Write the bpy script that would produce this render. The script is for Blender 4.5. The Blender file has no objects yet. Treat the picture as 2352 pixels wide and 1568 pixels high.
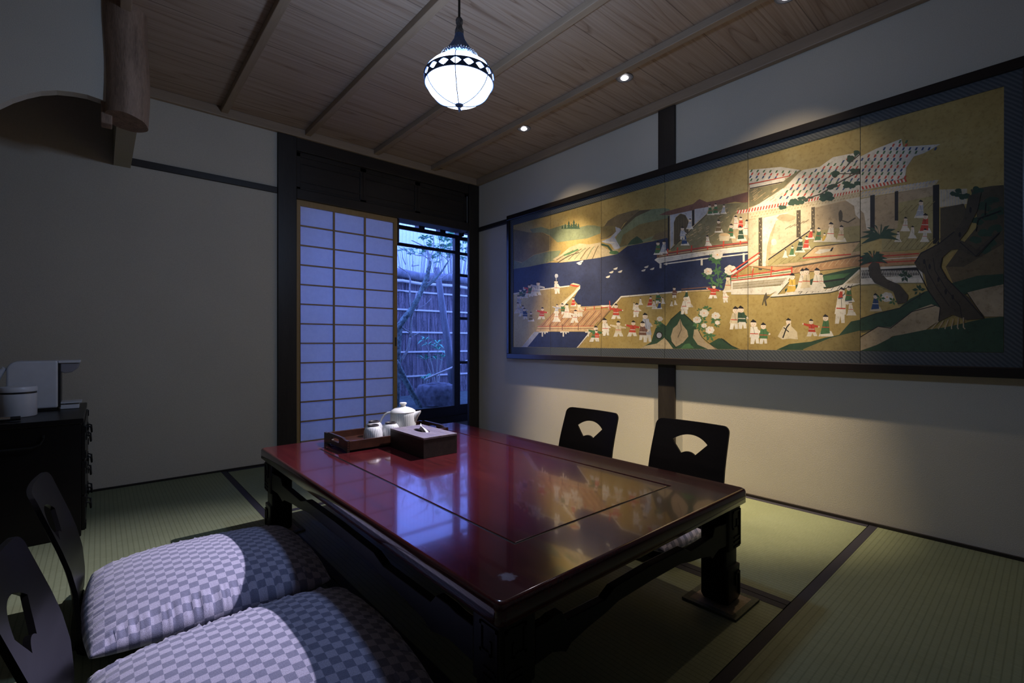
import bpy, bmesh, math, random
from math import sin, cos, pi, radians, sqrt, atan2, hypot
from mathutils import Vector, Matrix, noise
random.seed(7)
sc = bpy.context.scene
COL = sc.collection

# ------------------------------------------------------------------ camera, sky, lights, exposure
FPX, PCX, HZ, CAMH = 1085.0, 1176.0, 786.0, 0.80
_n = hypot(946, 1085)
RGT = (1085/_n, -946/_n)          # camera right vector on plan
FWD = (946/_n*1.0, 1085/_n)       # camera forward vector on plan
FWD = (-RGT[1], RGT[0])
cam = bpy.data.cameras.new('camera'); camo = bpy.data.objects.new('camera', cam); COL.objects.link(camo)
cam.sensor_width = 36.0; cam.lens = FPX/2352*36; cam.shift_y = 2/2352
cam.clip_start = 0.02
camo.location = (0, 0, CAMH)
camo.rotation_euler = (pi/2, 0, -atan2(FWD[0], FWD[1]))
sc.camera = camo
vs = sc.view_settings
vs.view_transform = 'Standard'; vs.look = 'None'; vs.gamma = 1; vs.use_curve_mapping = False
vs.exposure = 0.0
sc.cycles.use_denoising = True
sc.cycles.max_bounces = 8
sc.cycles.transparent_max_bounces = 16
sc.cycles.sample_clamp_indirect = 4.0

world = bpy.data.worlds.new('dusk_sky'); sc.world = world; world.use_nodes = True
bg = world.node_tree.nodes['Background']
bg.inputs[0].default_value = (0.155, 0.265, 1.0, 1); bg.inputs[1].default_value = 6.6

def lamp(name, kind, loc, power, color, **kw):
    l = bpy.data.lights.new(name, kind); l.energy = power; l.color = color
    for k, v in kw.items(): setattr(l, k, v)
    o = bpy.data.objects.new(name, l); COL.objects.link(o); o.location = loc
    return o
def aim(o, tgt):
    o.rotation_euler = (Vector(tgt) - o.location).to_track_quat('-Z', 'Y').to_euler()
PEND = (0.945, 1.364, 1.7185)
lamp('pendant_bulb_light', 'POINT', PEND, 36.0, (0.44, 0.63, 1.0), shadow_soft_size=0.07)
ZC = 2.25
# lamp position, aim, beam power, spill power, colour, beam angle
DL = [((2.165, 2.36, 2.222), (2.46, 1.98, 0.0), 400, 26, (1.0, 0.79, 0.51), 54),
      ((2.165, 1.545, 2.222), (0.47, 1.68, 0.16), 440, 4, (0.96, 0.89, 1.0), 45),
      ((2.165, 0.735, 2.222), (2.46, 1.22, 0.0), 400, 26, (1.0, 0.79, 0.51), 48)]
for p, t, w, w2, c, a in DL:
    aim(lamp('downlight_beam', 'SPOT', p, w, c, shadow_soft_size=0.016, spot_size=radians(a), spot_blend=1.0), t)
    aim(lamp('downlight_spill', 'SPOT', p, w2, c, shadow_soft_size=0.016, spot_size=radians(92), spot_blend=1.0), t)

# ------------------------------------------------------------------ unprojection helpers (photo pixel -> point on a real plane)
def ray(px, py):
    a = (px-PCX)/FPX; b = (HZ-py)/FPX
    return (RGT[0]*a+FWD[0], RGT[1]*a+FWD[1], b)
def onX(px, py, x):
    d = ray(px, py); t = x/d[0]; return (x, d[1]*t, CAMH+d[2]*t)
def onY(px, py, y):
    d = ray(px, py); t = y/d[1]; return (d[0]*t, y, CAMH+d[2]*t)
def onZ(px, py, z):
    d = ray(px, py); t = (z-CAMH)/d[2]; return (d[0]*t, d[1]*t, z)

# ------------------------------------------------------------------ materials
MATS = {}
def nmat(name):
    m = bpy.data.materials.new(name); m.use_nodes = True; MATS[name] = m
    nt = m.node_tree; return m, nt, nt.nodes['Principled BSDF']
def N(nt, t, **kw):
    n = nt.nodes.new(t)
    for k, v in kw.items(): setattr(n, k, v)
    return n
def coords(nt, scale=(1, 1, 1), rot=(0, 0, 0)):
    tc = N(nt, 'ShaderNodeTexCoord'); mp = N(nt, 'ShaderNodeMapping')
    mp.inputs['Scale'].default_value = scale; mp.inputs['Rotation'].default_value = rot
    nt.links.new(tc.outputs['Object'], mp.inputs['Vector']); return mp.outputs['Vector']
def ramp(nt, fac, stops):
    r = N(nt, 'ShaderNodeValToRGB'); e = r.color_ramp.elements
    while len(e) < len(stops): e.new(0.5)
    for i, (p, c) in enumerate(stops):
        e[i].position = p; e[i].color = (c[0], c[1], c[2], 1)
    nt.links.new(fac, r.inputs[0]); return r.outputs[0]
def noise_tex(nt, vec, scale, detail=3, rough=0.55, dist=0.0):
    n = N(nt, 'ShaderNodeTexNoise'); n.inputs['Scale'].default_value = scale; n.inputs['Detail'].default_value = detail
    n.inputs['Roughness'].default_value = rough; n.inputs['Distortion'].default_value = dist
    nt.links.new(vec, n.inputs['Vector']); return n.outputs['Fac']
def bump(nt, b, h, strength=0.3, dist=0.002):
    n = N(nt, 'ShaderNodeBump'); n.inputs['Strength'].default_value = strength; n.inputs['Distance'].default_value = dist
    nt.links.new(h, n.inputs['Height']); nt.links.new(n.outputs[0], b.inputs['Normal']); return n
def c2(c, k): return tuple(min(1, x*k) for x in c)
def simple(name, col, rough=0.5, metal=0.0, var=0.15, scale=30, bmp=0.0, spec=0.5, coat=0.0, stretch=(1, 1, 1)):
    m, nt, b = nmat(name)
    v = coords(nt, stretch); f = noise_tex(nt, v, scale, 4)
    nt.links.new(ramp(nt, f, [(0.3, c2(col, 1-var)), (0.7, c2(col, 1+var))]), b.inputs['Base Color'])
    b.inputs['Roughness'].default_value = rough; b.inputs['Metallic'].default_value = metal
    b.inputs['Specular IOR Level'].default_value = spec; b.inputs['Coat Weight'].default_value = coat
    b.inputs['Coat Roughness'].default_value = 0.06
    if bmp: bump(nt, b, f, bmp)
    return m

def plaster(name, col):
    m, nt, b = nmat(name)
    v = coords(nt)
    f = noise_tex(nt, v, 260, 3, 0.7); g = noise_tex(nt, v, 3, 3)
    mx = N(nt, 'ShaderNodeMix', data_type='RGBA'); mx.blend_type = 'MULTIPLY'; mx.inputs[0].default_value = 1
    nt.links.new(ramp(nt, f, [(0.25, c2(col, .88)), (0.75, c2(col, 1.06))]), mx.inputs[6])
    nt.links.new(ramp(nt, g, [(0.3, (.95, .95, .95)), (0.7, (1, 1, 1))]), mx.inputs[7])
    nt.links.new(mx.outputs[2], b.inputs['Base Color'])
    b.inputs['Roughness'].default_value = 0.95; b.inputs['Specular IOR Level'].default_value = 0.1
    bump(nt, b, f, 0.5, 0.0015)
plaster('plaster', (0.53, 0.485, 0.405))
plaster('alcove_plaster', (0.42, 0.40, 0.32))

def wood(name, col, dark, rough=0.5, axis='X', scale=1.0, ring=9.0, spec=0.4, coat=0.0, bmp=0.15, contrast=(0.35, 0.75)):
    """grain running along axis"""
    m, nt, b = nmat(name)
    st = {'X': (0.12, 1, 1), 'Y': (1, 0.12, 1), 'Z': (1, 1, 0.12)}[axis]
    v = coords(nt, tuple(s*scale for s in st))
    f = noise_tex(nt, v, ring, 4, 0.6, 0.6); g = noise_tex(nt, v, ring*9, 3, 0.6)
    ad = N(nt, 'ShaderNodeMath', operation='MULTIPLY_ADD'); ad.inputs[1].default_value = 0.45
    nt.links.new(g, ad.inputs[0]); sb = N(nt, 'ShaderNodeMath', operation='MULTIPLY'); sb.inputs[1].default_value = 0.6
    nt.links.new(f, sb.inputs[0]); nt.links.new(sb.outputs[0], ad.inputs[2])
    nt.links.new(ramp(nt, ad.outputs[0], [(contrast[0], dark), (contrast[1], col)]), b.inputs['Base Color'])
    b.inputs['Roughness'].default_value = rough; b.inputs['Specular IOR Level'].default_value = spec
    b.inputs['Coat Weight'].default_value = coat; b.inputs['Coat Roughness'].default_value = 0.08
    bump(nt, b, g, bmp, 0.001)
    return m
wood('dark_post_wood', (0.030, 0.024, 0.020), (0.014, 0.011, 0.010), 0.42, 'Z', 1.6, 12)
wood('dark_beam_wood', (0.030, 0.024, 0.020), (0.014, 0.011, 0.010), 0.40, 'X', 1.6, 12)
wood('dark_rail_wood', (0.030, 0.024, 0.020), (0.014, 0.011, 0.010), 0.40, 'Y', 1.6, 12)
wood('batten_wood', (0.34, 0.25, 0.17), (0.25, 0.18, 0.12), 0.55, 'Y', 1, 8)
wood('moulding_wood', (0.33, 0.24, 0.165), (0.25, 0.18, 0.12), 0.5, 'Y', 1, 8)
wood('moulding_wood_x', (0.33, 0.24, 0.165), (0.25, 0.18, 0.12), 0.5, 'X', 1, 8)
wood('shoji_wood', (0.36, 0.235, 0.10), (0.27, 0.17, 0.07), 0.5, 'Z', 1.5, 10)
wood('black_lacquer_frame', (0.016, 0.012, 0.011), (0.010, 0.008, 0.008), 0.28, 'Y', 1, 10)
wood('tray_wood', (0.065, 0.021, 0.011), (0.022, 0.008, 0.005), 0.35, 'Y', 2, 14, coat=0.3)
wood('tray_end_wood', (0.030, 0.017, 0.012), (0.018, 0.010, 0.008), 0.35, 'Y', 2, 14, coat=0.3)
wood('charred_cedar', (0.042, 0.025, 0.019), (0.012, 0.008, 0.006), 0.55, 'Y', 2, 22, bmp=0.6)
wood('charred_cedar_lid', (0.26, 0.22, 0.25), (0.09, 0.07, 0.08), 0.42, 'Y', 2, 26, bmp=0.7)
wood('chest_wood', (0.006, 0.005, 0.005), (0.004, 0.003, 0.003), 0.34, 'X', 1, 8, spec=0.2)
wood('zaisu_lacquer', (0.0030, 0.0026, 0.0036), (0.002, 0.0018, 0.0022), 0.36, 'Y', 1, 8, spec=0.11, bmp=0.05)
wood('log_wood', (0.34, 0.225, 0.155), (0.12, 0.075, 0.050), 0.6, 'Z', 2.2, 16, bmp=0.8)
wood('engawa_boards', (0.34, 0.34, 0.36), (0.24, 0.24, 0.26), 0.2, 'X', 1, 12)
wood('fence_wood', (0.19, 0.155, 0.16), (0.014, 0.013, 0.017), 0.8, 'Z', 1.6, 20, bmp=1.0, contrast=(0.42, 0.64))
wood('grey_timber', (0.25, 0.26, 0.27), (0.07, 0.075, 0.08), 0.8, 'Z', 2, 14, bmp=0.8)

def ceiling_mat():
    m, nt, b = nmat('cedar_ceiling')
    tc = N(nt, 'ShaderNodeTexCoord')
    # board index along Y gives each board its own grain offset
    sx = N(nt, 'ShaderNodeSeparateXYZ'); nt.links.new(tc.outputs['Object'], sx.inputs[0])
    dv = N(nt, 'ShaderNodeMath', operation='DIVIDE'); dv.inputs[1].default_value = 0.36; nt.links.new(sx.outputs[1], dv.inputs[0])
    fl = N(nt, 'ShaderNodeMath', operation='FLOOR'); nt.links.new(dv.outputs[0], fl.inputs[0])
    fr = N(nt, 'ShaderNodeMath', operation='FRACT'); nt.links.new(dv.outputs[0], fr.inputs[0])
    of = N(nt, 'ShaderNodeMath', operation='MULTIPLY'); of.inputs[1].default_value = 7.31; nt.links.new(fl.outputs[0], of.inputs[0])
    cb = N(nt, 'ShaderNodeCombineXYZ'); nt.links.new(of.outputs[0], cb.inputs[0]); nt.links.new(of.outputs[0], cb.inputs[2])
    va = N(nt, 'ShaderNodeVectorMath', operation='ADD'); nt.links.new(tc.outputs['Object'], va.inputs[0]); nt.links.new(cb.outputs[0], va.inputs[1])
    mp = N(nt, 'ShaderNodeMapping'); mp.inputs['Scale'].default_value = (0.35, 5.5, 1); nt.links.new(va.outputs[0], mp.inputs[0])
    f = noise_tex(nt, mp.outputs[0], 1.3, 2, 0.4, 0.3)
    # contour lines of the smooth field = flat-sawn cedar figure
    ml = N(nt, 'ShaderNodeMath', operation='MULTIPLY'); ml.inputs[1].default_value = 9; nt.links.new(f, ml.inputs[0])
    f2 = N(nt, 'ShaderNodeMath', operation='FRACT'); nt.links.new(ml.outputs[0], f2.inputs[0])
    line = ramp(nt, f2.outputs[0], [(0.0, (0.48, 0.40, 0.35)), (0.09, (0.98, 0.98, 0.98)), (0.80, (1, 1, 1)), (1.0, (0.78, 0.71, 0.65))])
    mp2 = N(nt, 'ShaderNodeMapping'); mp2.inputs['Scale'].default_value = (0.5, 30, 1); nt.links.new(va.outputs[0], mp2.inputs[0])
    g = noise_tex(nt, mp2.outputs[0], 4, 3)
    fine = ramp(nt, g, [(0.3, (0.31, 0.225, 0.165)), (0.7, (0.41, 0.31, 0.235))])
    seam = ramp(nt, fr.outputs[0], [(0.0, (0.25, 0.2, 0.2)), (0.012, (1, 1, 1)), (0.99, (1, 1, 1)), (1.0, (0.5, 0.5, 0.5))])
    m1 = N(nt, 'ShaderNodeMix', data_type='RGBA', blend_type='MULTIPLY'); m1.inputs[0].default_value = 0.8
    nt.links.new(fine, m1.inputs[6]); nt.links.new(line, m1.inputs[7])
    m2 = N(nt, 'ShaderNodeMix', data_type='RGBA', blend_type='MULTIPLY'); m2.inputs[0].default_value = 1
    nt.links.new(m1.outputs[2], m2.inputs[6]); nt.links.new(seam, m2.inputs[7])
    nt.links.new(m2.outputs[2], b.inputs['Base Color']); b.inputs['Roughness'].default_value = 0.5
    b.inputs['Specular IOR Level'].default_value = 0.35
ceiling_mat()

def tatami(name, along):
    m, nt, b = nmat(name)
    tc = N(nt, 'ShaderNodeTexCoord')
    sx = N(nt, 'ShaderNodeSeparateXYZ'); nt.links.new(tc.outputs['Object'], sx.inputs[0])
    acr = sx.outputs[0] if along == 'Y' else sx.outputs[1]
    dv = N(nt, 'ShaderNodeMath', operation='DIVIDE'); dv.inputs[1].default_value = 0.0165; nt.links.new(acr, dv.inputs[0])
    fr = N(nt, 'ShaderNodeMath', operation='FRACT'); nt.links.new(dv.outputs[0], fr.inputs[0])
    mp = N(nt, 'ShaderNodeMapping'); mp.inputs['Scale'].default_value = (0.06, 1, 1) if along == 'Y' else (1, 0.06, 1)
    nt.links.new(tc.outputs['Object'], mp.inputs[0])
    g = noise_tex(nt, mp.outputs[0], 420, 3, 0.7)
    base = ramp(nt, g, [(0.25, (0.145, 0.166, 0.098)), (0.75, (0.215, 0.242, 0.152))])
    rib = ramp(nt, fr.outputs[0], [(0.0, (0.70, 0.70, 0.67)), (0.16, (1, 1, 1)), (0.84, (1, 1, 1)), (1.0, (0.70, 0.70, 0.67))])
    big = noise_tex(nt, tc.outputs['Object'], 5, 2)
    bigc = ramp(nt, big, [(0.3, (0.9, 0.9, 0.88)), (0.7, (1, 1, 1))])
    mx = N(nt, 'ShaderNodeMix', data_type='RGBA', blend_type='MULTIPLY'); mx.inputs[0].default_value = 1
    nt.links.new(base, mx.inputs[6]); nt.links.new(rib, mx.inputs[7])
    my = N(nt, 'ShaderNodeMix', data_type='RGBA', blend_type='MULTIPLY'); my.inputs[0].default_value = 1
    nt.links.new(mx.outputs[2], my.inputs[6]); nt.links.new(bigc, my.inputs[7])
    nt.links.new(my.outputs[2], b.inputs['Base Color']); b.inputs['Roughness'].default_value = 0.6
    b.inputs['Specular IOR Level'].default_value = 0.3
    bump(nt, b, rib, 0.35, 0.001)
tatami('tatami_lengthwise', 'Y'); tatami('tatami_crosswise', 'X')
simple('heri_cloth', (0.013, 0.012, 0.024), 0.8, var=0.25, scale=300)

def table_mat():
    m, nt, b = nmat('rosewood_lacquer')
    v = coords(nt, (1, 0.08, 1)); f = noise_tex(nt, v, 22, 4, 0.6, 0.4); g = noise_tex(nt, v, 170, 3)
    ad = N(nt, 'ShaderNodeMath', operation='MULTIPLY_ADD'); ad.inputs[1].default_value = 0.4
    sb = N(nt, 'ShaderNodeMath', operation='MULTIPLY'); sb.inputs[1].default_value = 0.6
    nt.links.new(f, sb.inputs[0]); nt.links.new(g, ad.inputs[0]); nt.links.new(sb.outputs[0], ad.inputs[2])
    col = ramp(nt, ad.outputs[0], [(0.3, (0.030, 0.0045, 0.006)), (0.5, (0.060, 0.008, 0.010)), (0.72, (0.082, 0.013, 0.013))])
    # pale spot near one corner
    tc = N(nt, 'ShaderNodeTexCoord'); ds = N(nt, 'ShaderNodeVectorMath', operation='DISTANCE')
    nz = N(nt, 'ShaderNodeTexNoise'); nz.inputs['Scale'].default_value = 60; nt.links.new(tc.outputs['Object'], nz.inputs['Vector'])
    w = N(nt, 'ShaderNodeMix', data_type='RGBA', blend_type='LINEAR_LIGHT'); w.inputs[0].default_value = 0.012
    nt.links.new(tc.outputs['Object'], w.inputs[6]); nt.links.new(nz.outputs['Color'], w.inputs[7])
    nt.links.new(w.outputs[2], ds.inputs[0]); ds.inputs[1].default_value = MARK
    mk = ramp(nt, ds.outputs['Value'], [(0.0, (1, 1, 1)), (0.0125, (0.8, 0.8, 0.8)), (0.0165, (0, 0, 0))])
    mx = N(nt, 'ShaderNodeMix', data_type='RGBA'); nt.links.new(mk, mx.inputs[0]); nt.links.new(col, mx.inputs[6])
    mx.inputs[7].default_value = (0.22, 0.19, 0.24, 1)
    nt.links.new(mx.outputs[2], b.inputs['Base Color'])
    b.inputs['Roughness'].default_value = 0.13; b.inputs['Coat Weight'].default_value = 0.5; b.inputs['Coat Roughness'].default_value = 0.04
    bump(nt, b, g, 0.03, 0.001)
TAB = (1.0125, 1.425)
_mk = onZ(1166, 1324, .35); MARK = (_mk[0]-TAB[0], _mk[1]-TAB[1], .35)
table_mat()
simple('table_shaded_lacquer', (0.008, 0.0045, 0.0045), 0.36, var=0.3, scale=20, spec=0.2)  # same lacquer as the top, shade on legs and rails put into its colour
simple('groove_black', (0.004, 0.003, 0.003), 0.3, var=0.1)

def cushion_mat():
    m, nt, b = nmat('checker_cushion')
    tc = N(nt, 'ShaderNodeTexCoord')
    mp = N(nt, 'ShaderNodeMapping'); nt.links.new(tc.outputs['UV'], mp.inputs[0])
    wv = noise_tex(nt, tc.outputs['Object'], 500, 2, 0.6)
    ck = N(nt, 'ShaderNodeTexChecker'); ck.inputs['Scale'].default_value = 1.0
    mp.inputs['Scale'].default_value = (27, 26, 1)
    ck.inputs['Color1'].default_value = (0.455, 0.435, 0.61, 1); ck.inputs['Color2'].default_value = (0.215, 0.22, 0.345, 1)
    nt.links.new(mp.outputs[0], ck.inputs[0])
    fz = ramp(nt, wv, [(0.3, (0.72, 0.72, 0.74)), (0.7, (1.1, 1.1, 1.1))])
    mx = N(nt, 'ShaderNodeMix', data_type='RGBA', blend_type='MULTIPLY'); mx.inputs[0].default_value = 1
    nt.links.new(ck.outputs[0], mx.inputs[6]); nt.links.new(fz, mx.inputs[7]); nt.links.new(mx.outputs[2], b.inputs['Base Color'])
    b.inputs['Roughness'].default_value = 0.9; b.inputs['Specular IOR Level'].default_value = 0.15
    b.inputs['Sheen Weight'].default_value = 0.3
    bump(nt, b, wv, 0.4, 0.001)
cushion_mat()

def paper_mat():
    m, nt, b = nmat('shoji_paper')
    v = coords(nt); f = noise_tex(nt, v, 40, 5, 0.7)
    out = nt.nodes['Material Output']
    df = N(nt, 'ShaderNodeBsdfDiffuse'); tr = N(nt, 'ShaderNodeBsdfTranslucent')
    c = ramp(nt, f, [(0.3, (0.86, 0.87, 0.90)), (0.7, (0.93, 0.94, 0.96))])
    nt.links.new(c, df.inputs[0]); nt.links.new(c, tr.inputs[0])
    mx = N(nt, 'ShaderNodeMixShader'); mx.inputs[0].default_value = 0.60
    nt.links.new(df.outputs[0], mx.inputs[1]); nt.links.new(tr.outputs[0], mx.inputs[2]); nt.links.new(mx.outputs[0], out.inputs[0])
paper_mat()
def glass_mat():
    m, nt, b = nmat('window_glass')
    out = nt.nodes['Material Output']
    t = N(nt, 'ShaderNodeBsdfTransparent'); t.inputs[0].default_value = (0.93, 0.95, 0.97, 1)
    g = N(nt, 'ShaderNodeBsdfGlossy'); g.inputs['Roughness'].default_value = 0.02
    fr = N(nt, 'ShaderNodeFresnel'); fr.inputs[0].default_value = 1.45
    mx = N(nt, 'ShaderNodeMixShader'); nt.links.new(fr.outputs[0], mx.inputs[0]); nt.links.new(t.outputs[0], mx.inputs[1]); nt.links.new(g.outputs[0], mx.inputs[2])
    nt.links.new(mx.outputs[0], out.inputs[0])
glass_mat()
def emis(name, col, s, trans=0.0):
    m, nt, b = nmat(name); out = nt.nodes['Material Output']
    e = N(nt, 'ShaderNodeEmission'); e.inputs[0].default_value = (*col, 1); e.inputs[1].default_value = s
    if trans:
        t = N(nt, 'ShaderNodeBsdfTransparent'); mx = N(nt, 'ShaderNodeMixShader'); mx.inputs[0].default_value = trans
        nt.links.new(e.outputs[0], mx.inputs[1]); nt.links.new(t.outputs[0], mx.inputs[2]); nt.links.new(mx.outputs[0], out.inputs[0])
    else: nt.links.new(e.outputs[0], out.inputs[0])
emis('lit_globe_glass', (0.78, 0.87, 1.0), 6.0, 0.6)
emis('lamp_led', (1.0, 0.96, 1.0), 25.0)
simple('white_plastic', (0.62, 0.63, 0.68), 0.35, var=0.03)
simple('grey_plastic', (0.25, 0.24, 0.27), 0.3, var=0.05)
simple('black_plastic', (0.015, 0.015, 0.017), 0.35, var=0.1)
simple('chrome', (0.7, 0.7, 0.72), 0.15, 1.0, var=0.05)
simple('iron', (0.008, 0.008, 0.008), 0.5, 0.3, var=0.3, spec=0.3)
simple('glow_tinted_metal', (0.09, 0.16, 0.36), 0.45, 0.4, var=0.2)  # dark metal, with the blue of the lamp's glow put into its colour
simple('pendant_cord', (0.02, 0.02, 0.022), 0.7)
simple('braid', (0.10, 0.10, 0.11), 0.8, var=0.6, scale=160, bmp=0.6)
simple('downlight_rim', (0.10, 0.10, 0.11), 0.4, var=0.05)
simple('tissue_paper', (0.85, 0.85, 0.88), 0.8, var=0.03)
simple('box_hollow', (0.012, 0.010, 0.010), 0.8)
def striped(name, col, dark, k):
    m, nt, b = nmat(name)
    tc = N(nt, 'ShaderNodeTexCoord'); sx = N(nt, 'ShaderNodeSeparateXYZ'); nt.links.new(tc.outputs['Object'], sx.inputs[0])
    at = N(nt, 'ShaderNodeMath', operation='ARCTAN2'); nt.links.new(sx.outputs[1], at.inputs[0]); nt.links.new(sx.outputs[0], at.inputs[1])
    ml = N(nt, 'ShaderNodeMath', operation='MULTIPLY'); ml.inputs[1].default_value = k/(2*pi); nt.links.new(at.outputs[0], ml.inputs[0])
    fr = N(nt, 'ShaderNodeMath', operation='FRACT'); nt.links.new(ml.outputs[0], fr.inputs[0])
    n = noise_tex(nt, tc.outputs['Object'], 70, 3)
    nn = N(nt, 'ShaderNodeMath', operation='MULTIPLY_ADD'); nn.inputs[1].default_value = 0.5; nn.inputs[2].default_value = -0.25; nt.links.new(n, nn.inputs[0])
    ad = N(nt, 'ShaderNodeMath', operation='ADD'); nt.links.new(fr.outputs[0], ad.inputs[0]); nt.links.new(nn.outputs[0], ad.inputs[1])
    nt.links.new(ramp(nt, ad.outputs[0], [(0.0, dark), (0.28, col), (0.72, col), (1.0, dark)]), b.inputs['Base Color'])
    b.inputs['Roughness'].default_value = 0.3
striped('ribbed_ceramic', (0.70, 0.70, 0.70), (0.13, 0.14, 0.17), 30)
striped('ribbed_teapot', (0.74, 0.73, 0.68), (0.30, 0.33, 0.32), 44)
simple('white_ceramic', (0.76, 0.75, 0.71), 0.25, var=0.04)
simple('dark_foot_ring', (0.05, 0.04, 0.04), 0.5)
simple('pad_mat', (0.20, 0.155, 0.10), 0.8, var=0.2, scale=120)
simple('pad_border', (0.07, 0.075, 0.045), 0.8, var=0.3, scale=200)
def brocade():
    m, nt, b = nmat('brocade')
    v = coords(nt, (1, 1, 1), (radians(45), 0, 0))
    ck = N(nt, 'ShaderNodeTexWave'); ck.inputs['Scale'].default_value = 26; ck.inputs['Distortion'].default_value = 1.5
    ck.bands_direction = 'Y'; nt.links.new(v, ck.inputs[0])
    nt.links.new(ramp(nt, ck.outputs['Fac'], [(0.3, (0.028, 0.036, 0.048)), (0.75, (0.060, 0.070, 0.078))]), b.inputs['Base Color'])
    b.inputs['Roughness'].default_value = 0.6
brocade()
# painting pigments
def pig(name, col, rough=0.5):
    m, nt, b = nmat(name)
    v = coords(nt); f = noise_tex(nt, v, 9, 5, 0.7); g = noise_tex(nt, v, 55, 4, 0.75)
    a = ramp(nt, f, [(0.3, c2(col, 0.72)), (0.7, c2(col, 1.2))])
    c = ramp(nt, g, [(0.30, (0.66, 0.62, 0.55)), (0.47, (1, 1, 1)), (0.66, (1, 1, 1)), (0.76, (1.1, 1.05, 0.95))])
    mx = N(nt, 'ShaderNodeMix', data_type='RGBA', blend_type='MULTIPLY'); mx.inputs[0].default_value = 1
    nt.links.new(a, mx.inputs[6]); nt.links.new(c, mx.inputs[7]); nt.links.new(mx.outputs[2], b.inputs['Base Color'])
    b.inputs['Roughness'].default_value = rough; b.inputs['Specular IOR Level'].default_value = 0.4; return m
def gold():
    m, nt, b = nmat('gold_leaf')
    v = coords(nt); f = noise_tex(nt, v, 5, 5, 0.7); g = noise_tex(nt, v, 60, 4, 0.7)
    a = ramp(nt, f, [(0.3, (0.31, 0.215, 0.07)), (0.55, (0.39, 0.29, 0.10)), (0.75, (0.45, 0.355, 0.15))])
    c = ramp(nt, g, [(0.28, (0.72, 0.68, 0.6)), (0.5, (1, 1, 1))])
    mx = N(nt, 'ShaderNodeMix', data_type='RGBA', blend_type='MULTIPLY'); mx.inputs[0].default_value = 1
    nt.links.new(a, mx.inputs[6]); nt.links.new(c, mx.inputs[7]); nt.links.new(mx.outputs[2], b.inputs['Base Color'])
    b.inputs['Roughness'].default_value = 0.42; b.inputs['Metallic'].default_value = 0.25
gold()
PIG = dict(gold=None, water=(0.022, 0.030, 0.075), teal=(0.16, 0.19, 0.11), olive=(0.17, 0.135, 0.055), brown=(0.14, 0.105, 0.055), umber=(0.075, 0.06, 0.035),
           rust=(0.26, 0.14, 0.08), wash=(0.38, 0.31, 0.19), white=(0.58, 0.55, 0.49), skin=(0.60, 0.51, 0.42), black=(0.015, 0.013, 0.013),
           red=(0.42, 0.055, 0.03), green=(0.055, 0.13, 0.055), darkgreen=(0.028, 0.06, 0.035), blue=(0.03, 0.06, 0.15), pink=(0.70, 0.55, 0.50),
           deck=(0.38, 0.22, 0.11), plank=(0.50, 0.36, 0.20), mat=(0.30, 0.26, 0.12), thatch=(0.17, 0.155, 0.085), maroon=(0.15, 0.075, 0.055),
           peach=(0.44, 0.33, 0.20), rock=(0.34, 0.27, 0.175), trunk=(0.060, 0.048, 0.032), cream=(0.50, 0.43, 0.30), yellow=(0.50, 0.33, 0.06), grey=(0.34, 0.36, 0.42))
for k, v in PIG.items():
    if v: pig('pigment_'+k, v)
simple('leaf_green', (0.14, 0.42, 0.20), 0.5, var=0.3)
simple('shrub_green', (0.09, 0.40, 0.24), 0.45, var=0.3)
simple('bark', (0.10, 0.14, 0.12), 0.85, var=0.8, scale=34, bmp=0.8)
simple('twig_bark', (0.30, 0.30, 0.27), 0.85, var=0.3, scale=60)
simple('stone', (0.10, 0.10, 0.11), 0.9, var=0.6, scale=18, bmp=1.0)
simple('moss_ground', (0.055, 0.08, 0.07), 0.95, var=0.6, scale=25, bmp=1.0)
simple('bamboo', (0.50, 0.47, 0.38), 0.5, var=0.12)
simple('neighbour_wall', (0.80, 0.84, 0.88), 0.7, var=0.06)

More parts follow.
